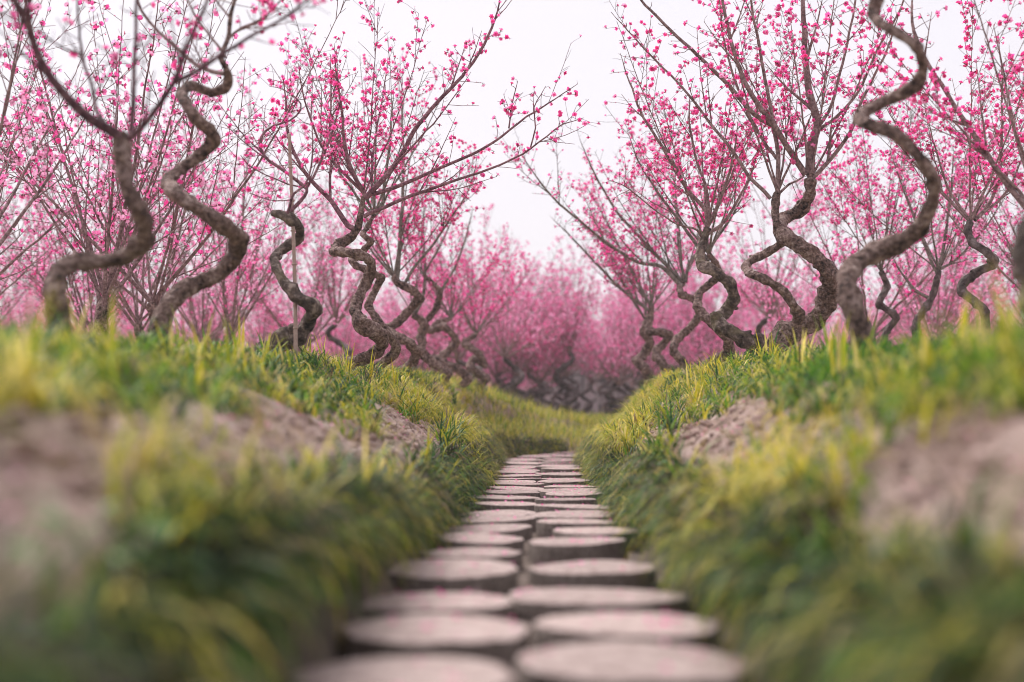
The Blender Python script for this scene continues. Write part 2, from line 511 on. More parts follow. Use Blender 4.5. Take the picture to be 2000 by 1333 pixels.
FS_V, FS_T, FS_C = flower_template([(5, 0.62, 0.46, 0.55, 0.0, 0.0)])
BUD_V = np.array([(0.22, 0, .1), (0, .22, .1), (-.22, 0, .1), (0, -.22, .1), (0, 0, .42), (0, 0, -.2)])
BUD_T = np.array([(0, 1, 4), (1, 2, 4), (2, 3, 4), (3, 0, 4), (1, 0, 5), (2, 1, 5), (3, 2, 5), (0, 3, 5)])

PINKS = np.array([(0.94, 0.13, 0.465), (0.91, 0.085, 0.39), (0.95, 0.27, 0.57), (0.95, 0.50, 0.73), (0.80, 0.05, 0.29)])
def scatter(b, V, T, P, N, size, cols, calyx=None):
    n = len(P)
    if n == 0: return
    R = rot_to(N, rng.uniform(0, 6.28, n))
    VV = np.einsum('nij,kj->nki', R, V) * size[:, None, None] + P[:, None, :]
    TT = T[None] + (np.arange(n) * len(V))[:, None, None]
    CC = np.repeat(cols[:, None, :], len(V), 1).copy()
    if calyx is not None: CC[:, calyx:] = (0.20, 0.02, 0.05)
    b.add(VV.reshape(-1, 3), None, TT.reshape(-1, 3), CC.reshape(-1, 3))

def blossoms_mesh(spots, simple, pale=0.0):
    """spots: list of (pos, dir, size, is_bud)"""
    b = MB()
    P = np.array([s[0] for s in spots]); N = np.array([s[1] for s in spots])
    Z = np.array([s[2] for s in spots]); bud = np.array([s[3] for s in spots])
    w = np.array((0.32, 0.25, 0.22, 0.12, 0.09))
    w = np.clip(w + pale * np.array((-0.1, -0.2, 0.1, 0.6, -0.08)), 0, None); w /= w.sum()
    C = PINKS[rng.choice(5, len(P), p=w)] * rng.uniform(0.85, 1.12, (len(P), 1))
    f = ~bud
    if simple: scatter(b, FS_V, FS_T, P[f], N[f], Z[f], C[f], FS_C)
    else: scatter(b, FL_V, FL_T, P[f], N[f], Z[f], C[f], FL_C)
    scatter(b, BUD_V, BUD_T, P[bud], N[bud], Z[bud] * 0.85, PINKS[rng.choice((1, 4), bud.sum())] * 0.9)
    return b

# ------------------------------------------------------------------ branches
def perp(t):
    a = rng.normal(size=3); a -= t * np.dot(a, t)
    return unit(a)

class Crown:
    def __init__(s, bloom=1.0, size=0.030, spur=0.06, simple=False, clump=1.0):
        s.limbs, s.spots = [], []
        s.bloom, s.size, s.spur, s.simple, s.clump = bloom, size, spur, simple, clump
    def spurs(s, b, P, R, dens, start=0.0):
        """short flowering spurs along a shoot"""
        seg = np.linalg.norm(np.diff(P, axis=0), axis=1)
        cum = np.concatenate(([0], np.cumsum(seg)))
        L = cum[-1]
        q = rng.uniform(0, s.spur) + start * L
        ph = rng.uniform(0, 6.28)
        while q < L:
            i = min(np.searchsorted(cum, q), len(P) - 1); i = max(i, 1)
            f = (q - cum[i - 1]) / (seg[i - 1] + 1e-9)
            p = P[i - 1] * (1 - f) + P[i] * f
            t = unit(P[i] - P[i - 1])
            r = R[i]
            q += s.spur * rng.uniform(0.45, 1.6)
            local = 1.12 * dens * (0.25 + 1.1 * max(0.0, math.sin(q * 5.2 + ph) * 0.6 + 0.5))
            if r > 0.013 and rng.random() < 0.7: continue
            d = unit(perp(t) + t * rng.uniform(0.1, 0.8) + np.array((0, 0, 0.25)))
            ln = rng.uniform(0.02, 0.13) if rng.random() < 0.8 else rng.uniform(0.12, 0.24)
            e = p + d * ln + rng.normal(size=3) * 0.006
            m = (p + e) / 2 + rng.normal(size=3) * 0.006
            rs = min(0.0022, r * 0.7)
            if s.simple: b.tube([p, e], [rs * 1.2, rs * 0.8], 3, False)
            else: b.tube([p, m, e], [rs * 1.15, rs, rs * 0.7], 3, False)
            k = rng.poisson(local * s.bloom * (0.9 + ln * 14))
            for _ in range(min(k, 7)):
                u = rng.random() ** 0.6
                c = p * (1 - u) + e * u
                nn = unit(perp(d) + d * rng.uniform(0, 0.9) + np.array((0, 0, 0.2)))
                bud = rng.random() < 0.30
                z = s.size * rng.uniform(0.75, 1.2) * (0.6 if bud else 1)
                s.spots.append((c + nn * z * 0.35, nn, z, bud))
    def limb(s, P, r0, r1, dens=1.0, depth=0, mat='shoot', step=0.05):
        b = MB()
        s._grow(b, np.asarray(P, float), r0, r1, dens, depth, step)
        s.limbs.append((b, mat))
    def _grow(s, b, P, r0, r1, dens, depth, step):
        P = spline(P, step)
        n = len(P)
        wob = np.cumsum(rng.normal(size=(n, 3)) * 0.0022, axis=0)
        P = P + wob - wob[0]
        t = np.linspace(0, 1, n)
        R = r0 + (min(r1, 0.0026) - r0) * t ** 0.85 if depth else r0 + (r1 - r0) * np.minimum(t / 0.8, 1) ** 0.9 - np.maximum(t - 0.8, 0) / 0.2 * max(r1 - 0.0018, 0)
        b.tube(P, R, 7 if r0 > 0.009 else (5 if r0 > 0.005 else 4) if not s.simple else 4)
        L = np.linalg.norm(np.diff(P, axis=0), axis=1).sum()
        s.spurs(b, P, R, dens, 0.22 if depth == 0 else 0.05)
        if depth < 2:
            k = rng.poisson(L * (3.2 if depth == 0 else 1.8))
            for _ in range(k):
                u = rng.uniform(0.12, 0.97)
                i = min(int(u * (n - 1)), n - 2)
                tg = unit(P[i + 1] - P[i])
                d = unit(tg * 0.9 + perp(tg) * rng.uniform(0.4, 0.8) + np.array((0, 0, 0.28)))
                ln = L * rng.uniform(0.2, 0.55) * (1 - 0.55 * u)
                if ln < 0.12: continue
                up = np.array((0, 0, 1.0))
                pts = [P[i], P[i] + d * ln * 0.5, P[i] + d * ln * 0.95 + up * ln * 0.09]
                s._grow(b, pts, max(0.0022, R[i] * 0.55), 0.0016, dens, depth + 1, step * 1.3)
    def auto(s, fork, n, length, spread=(14, 52), r0=0.013, az0=None, dens=1.0, mat='shoot', lean=(0, 0)):
        az0 = rng.uniform(0, 6.28) if az0 is None else az0
        for k in range(n):
            az = az0 + (k + rng.uniform(-0.35, 0.35)) * 2 * math.pi / n
            th = math.radians(rng.uniform(*spread))
            d = np.array((math.cos(az) * math.sin(th) + lean[0], math.sin(az) * math.sin(th) + lean[1], math.cos(th)))
            d = unit(d)
            L = length * rng.uniform(0.7, 1.12)
            up = np.array((0, 0, 1.0))
            sag = rng.uniform(0.02, 0.16)
            P = [fork, fork + d * L * 0.33 - up * sag * 0.2 * L, fork + d * L * 0.68 + up * sag * 0.1 * L, fork + d * L + up * sag * L]
            s.limb(P, r0 * rng.uniform(0.7, 1.15), 0.0025, dens * rng.uniform(0.55, 1.4), 0, mat)

def trunk_mod(s_len, seed, knots=9, amp=0.16):
    r = np.random.default_rng(seed)
    K = [(r.uniform(0.04, 0.96), r.uniform(0, 6.28), r.uniform(0.15, 0.55), r.uniform(0.006, 0.018)) for _ in range(knots)]
    ph = r.uniform(0, 6.28, 8)
    def mod(n, th):
        u = np.linspace(0, 1, n)[:, None]; T = th[None, :]
        x = u * s_len
        m = 1 + amp * (0.6 * np.sin(x * 31 + ph[0] + np.sin(T + ph[1])) * 0.6 + 0.5 * np.sin(x * 57 + 2 * T + ph[2]) + 0.35 * np.sin(x * 110 - 3 * T + ph[3]))
        m = m + amp * 0.5 * np.sin(3 * T + x * 9 + ph[4]) + amp * 0.3 * np.sin(5 * T - x * 23 + ph[5])
        for (a, t0, h, sg) in K:
            dt = np.angle(np.exp(1j * (T - t0)))
            m = m + h * np.exp(-((u - a) / sg) ** 2 * 0.5 - (dt / 0.6) ** 2 * 0.5)
        return m
    return mod

def kink(P, Q):
    """pull the smooth curve part of the way back to straight runs between the bends, and swell the bends"""
    P = np.asarray(P); A, B = P[:-1, :3], P[1:, :3]
    out = Q.copy()
    D = B - A; L2 = (D ** 2).sum(1) + 1e-12
    for i, q in enumerate(Q):
        t = np.clip(((q[:3] - A) * D).sum(1) / L2, 0, 1)
        C = A + D * t[:, None]
        k = np.argmin(((C - q[:3]) ** 2).sum(1))
        out[i, :3] = 0.6 * q[:3] + 0.4 * C[k]
    for j in range(1, len(P) - 1):
        a, b = unit(P[j, :3] - P[j - 1, :3]), unit(P[j + 1, :3] - P[j, :3])
        turn = math.acos(float(np.clip(np.dot(a, b), -1, 1)))
        d = np.linalg.norm(Q[:, :3] - P[j, :3], axis=1)
        out[:, 3] *= 1 + 0.13 * min(turn, 1.3) * np.exp(-(d / (P[j, 3] * 1.3 + 1e-6)) ** 2)
    return out

def coil(P3, k=0.75):
    """give a traced zigzag stem the depth of the coil it is: a quarter turn out of phase with its sideways swing"""
    P = P3.copy()
    seg = np.linalg.norm(np.diff(P[:, [0, 2]], axis=0), axis=1)
    s = np.concatenate(([0], np.cumsum(seg))); s /= s[-1]
    ax = np.polyfit(s, P[:, 0], 1)
    dev = P[:, 0] - np.polyval(ax, s)
    A = max(abs(dev).max(), 1e-4)
    g = np.gradient(dev, s + np.arange(len(s)) * 1e-6)
    g = g / (abs(g).max() + 1e-9)
    off = g * A * k
    off -= off[0]
    P[:, 1] += off
    return P

def make_tree(label, d, trunks, limbs=(), autos=(), bloom=1.0, mat='bark', shoot='shoot', singles=0, size=0.030, pale=0.0, spur=0.048, simple=False, group=None, seed=1, coil_k=0.75, extend=True, girth=0.87):
    """trunks: pixel traces (x, y, width); limbs: pixel traces with depth drift; autos: limbs grown from a trunk's top"""
    stems = []
    for tr in trunks:
        P = np.array([np.append(at(x, y, d), pxm(w, d) / 2 * girth) for (x, y, w) in tr])
        P[:, :3] = coil(P[:, :3], coil_k)
        stems.append(P)
    b0 = stems[0][0]
    base = np.array((b0[0], b0[1], min(float(ground_z(b0[0], b0[1])), b0[2] + 0.05)))
    root = empty('plum_tree', base)
    tag(root, label, 'tree', group)
    for k, P in enumerate(stems):
        if k == 0 and extend:
            foot = np.array((P[0][0], P[0][1], base[2] - 0.12, P[0][3] * 1.25))
            if P[0][2] > foot[2] + 0.06: P = np.vstack((foot, P))
        Q = spline(P, 0.012)
        Q = kink(P, Q)
        L = np.linalg.norm(np.diff(Q[:, :3], axis=0), axis=1).sum()
        b = MB()
        b.tube(Q[:, :3], np.maximum(Q[:, 3], 0.004), 18, True, None, trunk_mod(L, seed * 7 + k, knots=int(10 * L) + 3))
        b.build('trunk', M[mat], root, origin=base)
    rs = np.random.default_rng(seed + 500)
    for P in stems:                         # sawn-off side shoots left along the stem
        Q = spline(P, 0.02)
        for _ in range(int(rs.integers(3, 6))):
            i = int(rs.uniform(0.12, 0.95) * (len(Q) - 2))
            tg = unit(Q[i + 1, :3] - Q[i, :3]); a = rs.normal(size=3); a -= tg * np.dot(a, tg); a = unit(a + tg * 0.5 + np.array((0, 0, .3)))
            r0 = Q[i, 3] * rs.uniform(0.32, 0.55); ln = Q[i, 3] * rs.uniform(1.25, 1.9)
            p = Q[i, :3]
            sb = MB()
            sb.tube([p, p + a * ln * .6, p + a * ln * .85, p + a * ln], [r0 * 1.35, r0 * 1.0, r0 * 1.12, r0 * 0.9], 8, True)
            sb.build('pruned_stub', M[mat], root, origin=base)
    c = Crown(bloom=bloom, size=size, spur=spur, simple=simple)
    for spec in limbs:
        pts, w0, w1, drift = spec[:4]
        dens = spec[4] if len(spec) > 4 else 1.0
        # a limb begins at the depth of the stem it leaves
        p0 = at(pts[0][0], pts[0][1], d)
        best = min((np.hypot(q[0] - p0[0], q[2] - p0[2]), q[1]) for P in stems for q in spline(P, 0.03)[:, :3])
        d0 = best[1] if best[0] < 0.12 else d
        n = len(pts)
        P = [at(x, y, d0 + drift * (i / (n - 1))) for i, (x, y) in enumerate(pts)]
        c.limb(P, pxm(w0, d) / 2, max(pxm(w1, d) / 2, 0.002), dens, 0, shoot)
    for (k, n, length, kw) in autos:
        c.auto(stems[k][-1][:3], n, length, dens=1.0, mat=shoot, **kw)
    for (b, mt) in c.limbs:
        b.build('branch', M[mt], root, origin=base)
    spots = c.spots
    if singles and len(spots) > singles:
        idx = [i for i in range(len(spots)) if not spots[i][3]]
        idx = sorted(idx, key=lambda i: -spots[i][2])[:singles]
        pick = set(idx)
        for i in idx:
            p, nn, z, _ = spots[i]
            o = link('blossom', rnd.choice(SINGLE), root)
            R = rot_to(np.array([nn]), np.array([rnd.uniform(0, 6.28)]))[0]
            mtx = Matrix(R.tolist()).to_4x4()
            mtx.translation = Vector((p - base).tolist())
            o.matrix_local = mtx @ Matrix.Diagonal((z, z, z, 1))
        spots = [s for i, s in enumerate(spots) if i not in pick]
    if spots:
        o = blossoms_mesh(spots, simple, pale).build('blossoms', M['petal'], root, smooth=False, origin=base)
        o['kind'] = 'stuff'
    return root

SINGLE = []
for k in range(3):
    b = MB()
    scatter(b, FL_V, FL_T, np.zeros((1, 3)), np.array([[0, 0, 1.0]]), np.ones(1), PINKS[[0, 2, 1][k]][None], FL_C)
    SINGLE.append(b.build('blossom', M['petal'], smooth=False, mesh_only=True))

def Z1(l): return [(x * .525, y * .525, *r) for (x, y, *r) in l]
def Z2(l): return [(450 + x * .375, 300 + y * .375, *r) for (x, y, *r) in l]
def Z3(l): return [(1000 + x * .375, 300 + y * .375, *r) for (x, y, *r) in l]
def Z4(l): return [(1400 + x * .525, y * .525, *r) for (x, y, *r) in l]

# ---- left row, beginning next to the camera
make_tree('thick plum tree with a low horizontal elbow in its trunk and dark curving limb', 4.9,
    [Z1([(222, 1215, 50), (200, 1085, 47), (193, 1010, 42), (240, 962, 37), (335, 957, 35), (430, 938, 36), (498, 893, 37), (528, 835, 35), (512, 765, 34), (478, 695, 35), (458, 620, 36), (455, 550, 37), (442, 500, 34)])],
    [(Z1([(455, 520), (400, 480), (330, 440), (262, 370), (200, 285), (150, 200), (120, 120), (112, 60), (120, -20), (140, -150)]), 24, 12, -0.3, 0.15),
     (Z1([(112, 70), (60, 10), (20, -60), (0, -160)]), 13, 6, -0.5, 0.4),
     (Z1([(485, 520), (495, 400), (500, 250), (510, 100), (517, -40), (520, -200)]), 11, 6, 0.2, 0.3),
     (Z1([(480, 515), (520, 480), (580, 400), (642, 308), (680, 200), (730, 80), (770, -20), (800, -150)]), 14, 7, -0.1, 0.2),
     (Z1([(642, 308), (740, 262), (830, 195), (930, 140), (1040, 80), (1140, 0), (1220, -80)]), 11, 5, 0.25, 0.45),
     (Z1([(400, 470), (365, 410), (340, 310), (302, 200), (290, 60), (285, -120)]), 9, 5, 0.5, 0.3),
     (Z1([(302, 200), (230, 180), (160, 130), (110, 110)]), 6, 3, 0.2, 0.4)],
    [], shoot='shoot_dark', seed=2, singles=20, bloom=0.55)
make_tree('tall plum tree whose corkscrew trunk climbs out of sight beside the low-elbow tree', 6.2,
    [Z1([(598, 1225, 42), (622, 1130, 40), (662, 1070, 37), (722, 1040, 34), (805, 1005, 33), (868, 950, 34), (898, 895, 36), (850, 850, 33), (745, 782, 30), (672, 735, 29), (632, 668, 26), (662, 618, 25), (722, 568, 25), (782, 520, 25), (790, 490, 22), (752, 455, 21), (718, 408, 20), (684, 350, 20), (702, 308, 19), (762, 320, 19), (822, 308, 19), (848, 275, 15), (832, 225, 10), (850, 145, 9), (860, 60, 8), (880, -20, 7), (890, -160, 5)])],
    [(Z1([(838, 275), (790, 268), (730, 240), (660, 180), (590, 120), (530, 40), (505, -30), (480, -150)]), 10, 5, 0.3, 0.5),
     (Z1([(840, 215), (790, 150), (720, 60), (680, -40), (660, -150)]), 6, 3, 0.2, 0.7),
     (Z1([(850, 145), (900, 100), (980, 60), (1060, -30), (1110, -140)]), 6, 3, -0.3, 0.7),
     (Z1([(858, 70), (800, 0), (760, -90)]), 5, 3, 0.3, 0.7)],
    [(0, 4, 0.6, dict(spread=(15, 50), r0=0.006))], shoot='shoot', seed=3, singles=40)
make_tree('slim plum tree with a cut-topped curling trunk beside a bamboo stake', 8.0,
    [Z2([(170, 1075, 48), (230, 1010, 42), (300, 950, 40), (345, 955, 34), (402, 890, 29), (455, 815, 30), (430, 790, 27), (370, 758, 24), (312, 702, 22), (266, 620, 20), (240, 560, 19), (258, 512, 19), (310, 468, 20), (358, 440, 20), (374, 405, 19), (340, 362, 20), (285, 345, 19), (248, 338, 12)])],
    [(Z2([(262, 338), (300, 318), (350, 270), (398, 222), (408, 180), (440, 120), (480, 40), (520, -60), (560, -190), (590, -330)]), 9, 4, 0.1, 0.9),
     (Z2([(290, 330), (305, 280), (332, 210), (390, 165), (420, 60), (430, -80), (420, -220)]), 7, 3, -0.1, 0.9),
     (Z2([(395, 180), (350, 140), (300, 100), (200, 32), (156, -28), (156, -86), (210, -141), (300, -170), (358, -226), (340, -283), (270, -330), (200, -352)]), 8, 3, 0.1, 0.45),
     (Z2([(400, 180), (300, 160), (180, 110), (90, 60), (50, 10)]), 4, 2, -0.15, 0.9),
     (Z2([(330, 240), (240, 245), (160, 230), (90, 200)]), 2.6, 1.8, 0.0, 0.05)],
    [], mat='bark_mossy', shoot='shoot_plum', seed=4, singles=40, bloom=0.9)
make_tree('rugged-barked plum tree with a tight zigzag trunk and long arching flowering limbs over the path', 9.3,
    [Z2([(560, 1110, 30), (640, 1088, 30), (712, 1062, 29), (775, 1028, 28), (803, 980, 29), (770, 930, 33), (702, 888, 31), (668, 838, 27), (666, 795, 24), (690, 728, 22), (722, 658, 22), (748, 600, 22), (735, 568, 22), (690, 550, 21), (605, 538, 21), (556, 528, 20), (570, 490, 19), (620, 450, 20), (655, 415, 19), (675, 385, 17), (690, 330, 14), (704, 240, 12)])],
    [(Z2([(660, 400), (612, 375), (560, 300), (520, 240), (440, 160), (380, 80), (330, -20), (300, -140), (290, -290), (270, -420)]), 12, 5, 0.2, 1.0),
     (Z2([(704, 235), (695, 195), (660, 140), (622, 50), (600, -60), (590, -220), (560, -380), (550, -560)]), 9, 4, -0.2, 1.1),
     (Z2([(706, 230), (745, 195), (820, 112), (900, 0), (960, -110), (1050, -220), (1150, -330), (1240, -430), (1330, -560), (1400, -730), (1420, -900)]), 12, 5, -0.1, 1.0),
     (Z2([(730, 212), (800, 190), (905, 150), (1000, 105), (1100, 60), (1230, 0), (1340, -55), (1450, -130), (1540, -200), (1650, -270), (1800, -370)]), 9, 3.5, 0.15, 0.8),
     (Z2([(695, 330), (760, 298), (900, 235), (1060, 176), (1200, 128), (1350, 80), (1480, 25), (1560, -20), (1650, -90), (1720, -150), (1840, -190)]), 8.5, 3, -0.3, 0.6),
     (Z2([(1560, -20), (1590, -130), (1580, -240), (1640, -350)]), 3.5, 2, 0, 1.2),
     (Z2([(1450, -130), (1470, -260), (1500, -380)]), 3.5, 2, 0, 1.3),
     (Z2([(520, 240), (520, 130), (530, 0), (520, -150), (530, -330), (520, -520)]), 6, 3, 0.25, 1.1),
     (Z2([(740, 200), (740, 60), (760, -120), (800, -300), (830, -480)]), 6, 3, 0.45, 1.1),
     (Z2([(690, 200), (560, 60), (470, -90), (400, -280), (360, -480)]), 7, 3, -0.35, 1.1)],
    [(0, 2, 1.3, dict(spread=(12, 42), r0=0.009))], shoot='shoot_plum', girth=0.80, seed=5, singles=120, bloom=0.95)
make_tree('plum tree with a thin looping trunk rising close behind the tight zigzag trunk', 10.6,
    [Z2([(740, 1130, 25), (800, 1085, 25), (850, 1045, 24), (868, 1000, 24), (835, 950, 23), (780, 880, 22), (725, 800, 20), (755, 725, 19), (788, 660, 18), (740, 622, 17), (665, 595, 17), (638, 560, 16), (690, 512, 16), (738, 468, 16), (700, 432, 15), (720, 380, 13), (752, 320, 11)])],
    [(Z2([(752, 320), (790, 270), (800, 150), (820, 0), (830, -180), (850, -330)]), 8, 4, 0.2, 1.0),
     (Z2([(745, 330), (700, 280), (640, 200), (560, 90), (500, -60)]), 7, 3, 0.3, 1.0)],
    [(0, 6, 1.5, dict(spread=(12, 46), r0=0.010))], shoot='shoot_green', girth=0.70, seed=6, singles=30, bloom=0.9)
make_tree('plum tree with a wide S-bent trunk and upright limbs next to the thin looping trunk', 12.8,
    [Z2([(800, 1165, 27), (880, 1140, 27), (945, 1100, 26), (975, 1040, 26), (940, 990, 25), (872, 962, 25), (815, 922, 25), (862, 888, 22), (932, 822, 21), (988, 765, 21), (958, 722, 21), (890, 690, 20), (862, 650, 16)])],
    [(Z2([(865, 660), (880, 520), (890, 380), (905, 200), (910, 0), (900, -200), (930, -380)]), 10, 4, 0.2, 1.0),
     (Z2([(900, 690), (960, 600), (1060, 480), (1160, 330), (1240, 200), (1290, 60)]), 7, 3, 0.2, 1.1),
     (Z2([(860, 650), (800, 590), (740, 520), (690, 420), (600, 300)]), 6, 3, 0.3, 0.8)],
    [(0, 6, 1.35, dict(spread=(12, 46), r0=0.010))], shoot='shoot_green', girth=0.70, seed=7, singles=20, bloom=1.4)
make_tree('plum tree with its lowest trunk coil leaning out over the grass beyond the S-bent tree', 15.0,
    [Z2([(1010, 1245, 24), (1100, 1200, 24), (1132, 1150, 24), (1065, 1092, 24), (1008, 1040, 23), (998, 960, 22), (1012, 890, 22), (960, 845, 18)]),
     Z2([(1012, 880, 16), (1070, 810, 16), (1095, 720, 15), (1010, 640, 10)])],
    [(Z2([(960, 845), (1000, 750), (1010, 600), (1000, 420), (1010, 250)]), 8, 4, 0.2, 1.0),
     (Z2([(1090, 730), (1160, 600), (1220, 440), (1260, 280)]), 7, 3, 0.3, 1.1)],
    [(0, 5, 1.3, dict(spread=(12, 46), r0=0.010)), (1, 4, 1.2, dict(spread=(12, 46), r0=0.009))], shoot='shoot_green', girth=0.70, seed=8, bloom=1.5, simple=True)
make_tree('plum tree with a trunk bent back on itself behind the leaning lowest coil', 17.0,
    [Z2([(1180, 1230, 22), (1240, 1180, 21), (1180, 1120, 20), (1080, 1080, 19), (1120, 1040, 18), (1180, 980, 18), (1120, 910, 18), (1040, 930, 16), (1080, 880, 14), (1150, 860, 12)])],
    [], [(0, 9, 1.3, dict(spread=(12, 48), r0=0.011))], shoot='shoot_green', girth=0.70, seed=9, bloom=1.6, simple=True, size=0.033)
make_tree('plum tree with a dark stepped trunk standing last before the path bends', 18.2,
    [Z2([(1300, 1215, 21), (1330, 1170, 20), (1250, 1120, 19), (1270, 1070, 18), (1325, 1100, 17), (1290, 1040, 17), (1220, 990, 16), (1280, 940, 14)])],
    [], [(0, 9, 1.3, dict(spread=(12, 48), r0=0.011))], shoot='shoot_green', girth=0.70, seed=10, bloom=1.7, simple=True, size=0.034)

# ---- right row
make_tree('stout plum tree with a burly bowed trunk and a thin zigzag second stem', 9.0,
    [Z3([(1370, 1120, 50), (1385, 1030, 46), (1410, 962, 42), (1500, 905, 40), (1592, 862, 38), (1648, 785, 37), (1664, 705, 37), (1640, 640, 34), (1565, 570, 32), (1480, 500, 31), (1402, 452, 30), (1386, 400, 27), (1430, 330, 26), (1512, 282, 26), (1552, 212, 24), (1548, 140, 25)]),
     Z3([(1470, 905, 24), (1485, 850, 22), (1445, 795, 19), (1385, 722, 18), (1300, 672, 18), (1222, 632, 18), (1212, 590, 17), (1262, 548, 17), (1340, 510, 17), (1400, 470, 18), (1375, 400, 17), (1365, 330, 16), (1372, 250, 17), (1382, 205, 16)])],
    [(Z4([(345, 650), (355, 540), (378, 470), (350, 350), (332, 200), (326, 20), (315, -150)]), 20, 9, 0.1, 0.8),
     (Z4([(330, 650), (262, 540), (222, 470), (155, 380), (105, 270), (50, 60), (20, -120)]), 13, 6, -0.2, 1.0),
     (Z4([(222, 475), (140, 430), (50, 330), (-30, 250), (-150, 140), (-290, 0), (-380, -120)]), 10, 5, -0.4, 1.0),
     (Z4([(360, 660), (430, 580), (492, 490), (532, 380), (620, 200), (690, 20)]), 9, 4, -0.2, 0.9),
     (Z4([(385, 480), (450, 430), (522, 340), (600, 170), (680, 30), (720, -120)]), 7, 4, 0.2, 1.0),
     (Z4([(380, 472), (430, 380), (470, 230), (510, 50), (530, -150)]), 7, 4, 0.0, 1.0),
     (Z4([(200, 740), (122, 660), (62, 570), (0, 490), (-120, 330), (-260, 190), (-390, 50)]), 8, 3.5, 0.1, 1.0),
     (Z4([(226, 720), (228, 600), (200, 400), (162, 200), (132, 40), (110, -130)]), 10, 5, -0.1, 1.0),
     (Z4([(232, 720), (270, 690), (320, 665), (330, 640)]), 6, 3, 0.2, 0.3),
     (Z4([(222, 590), (160, 500), (80, 330), (30, 120), (10, -80)]), 7, 3.5, 0.25, 1.2)],
    [(0, 5, 1.3, dict(spread=(10, 40), r0=0.009)), (1, 4, 1.2, dict(spread=(12, 45), r0=0.008))], shoot='shoot', seed=12, singles=120, bloom=1.0)
make_tree('plum tree with a pale lumpy foot and a rounded open loop in its trunk', 9.9,
    [Z3([(1215, 1130, 46), (1262, 1050, 40), (1285, 985, 32), (1215, 985, 29), (1112, 922, 28), (1062, 866, 26), (1110, 825, 24), (1152, 760, 23), (1130, 692, 23), (1062, 640, 22), (985, 595, 21), (976, 535, 20), (1000, 450, 19), (1014, 390, 16)])],
    [(Z3([(1014, 400), (1008, 300), (932, 222), (832, 72), (770, -40), (680, -180), (620, -330), (560, -520)]), 9, 4, 0.1, 1.0),
     (Z3([(1016, 380), (1020, 300), (1008, 180), (960, 50), (930, -120), (920, -300)]), 8, 4, 0.2, 1.0),
     (Z3([(1020, 380), (1062, 300), (1112, 150), (1152, 0), (1170, -160)]), 8, 4, -0.2, 1.0),
     (Z3([(1020, 420), (1060, 390), (1122, 340), (1200, 200), (1240, 120), (1290, -20)]), 8, 4, 0.1, 1.0),
     (Z3([(990, 440), (972, 410), (938, 385), (860, 365), (760, 310), (672, 242), (570, 170), (500, 150)]), 5, 2.4, -0.2, 0.5)],
    [(0, 5, 1.4, dict(spread=(12, 44), r0=0.009))], shoot='shoot', mat='bark_mossy', seed=13, singles=60, bloom=1.0)
make_tree('plum tree with a forked-looking trunk of crossing bends behind the open-loop tree', 11.2,
    [Z3([(930, 1185, 33), (985, 1130, 30), (1045, 1085, 27), (1128, 1040, 25), (1112, 985, 24), (1060, 930, 23), (1000, 872, 22), (962, 800, 22), (972, 730, 20), (1025, 682, 20), (1075, 640, 19), (1040, 580, 17), (1010, 540, 14)])],
    [(Z3([(1020, 560), (1040, 480), (1110, 380), (1180, 260), (1240, 120)]), 8, 3.5, 0.2, 1.0),
     (Z3([(1015, 550), (960, 470), (880, 360), (760, 200), (660, 40), (600, -130)]), 8, 3.5, 0.3, 1.0)],
    [(0, 6, 1.4, dict(spread=(12, 46), r0=0.010))], shoot='shoot_green', girth=0.70, seed=14, bloom=1.4, singles=20)
make_tree('plum tree with a hooked trunk and long straight limbs slanting over the path', 13.2,
    [Z3([(905, 1150, 22), (885, 1080, 22), (842, 1025, 22), (862, 970, 21), (935, 905, 20), (978, 845, 20), (955, 770, 19), (882, 735, 18), (876, 690, 18), (900, 668, 16)])],
    [(Z3([(900, 680), (840, 620), (780, 555), (660, 430), (560, 320), (470, 180), (400, 40), (350, -90)]), 9, 4, 0.1, 0.9),
     (Z3([(880, 690), (780, 592), (662, 570), (560, 510), (450, 430), (350, 345), (250, 260), (160, 160), (90, 60), (40, -20)]), 9, 4, -0.2, 0.6),
     (Z3([(900, 670), (870, 520), (860, 380), (850, 200), (820, 20)]), 7, 3, 0.2, 1.0),
     (Z3([(905, 670), (920, 580), (960, 520), (1010, 400), (1030, 250)]), 7, 3, 0.3, 1.0)],
    [(0, 6, 1.4, dict(spread=(12, 46), r0=0.010, lean=(-0.15, 0)))], shoot='shoot_green', girth=0.70, seed=15, bloom=1.4, simple=True)
make_tree('plum tree with a dark knuckled trunk squeezed behind the hooked trunk', 15.2,
    [Z3([(830, 1190, 22), (870, 1140, 22), (790, 1110, 21), (745, 1050, 21), (790, 990, 20), (818, 950, 20), (770, 935, 20), (705, 930, 18), (720, 860, 17), (725, 800, 15)])],
    [(Z3([(720, 820), (640, 760), (550, 690), (450, 580), (350, 470), (270, 390), (200, 320)]), 8, 3.5, 0.1, 0.4),
     (Z3([(722, 800), (640, 640), (560, 480), (480, 330), (380, 160)]), 7, 3, 0.3, 1.0)],
    [(0, 8, 1.4, dict(spread=(12, 46), r0=0.010, lean=(-0.15, 0)))], shoot='shoot_green', girth=0.70, seed=16, bloom=1.5, simple=True)
make_tree('plum tree with a short bristling trunk, last of its row before the bend', 15.8,
    [Z3([(720, 1190, 20), (690, 1120, 20), (655, 1080, 19), (700, 1030, 18), (720, 980, 18), (690, 930, 17), (700, 870, 14)])],
    [], [(0, 10, 1.4, dict(spread=(12, 48), r0=0.010, lean=(-0.1, 0)))], shoot='shoot_green', seed=17, bloom=1.7, simple=True)
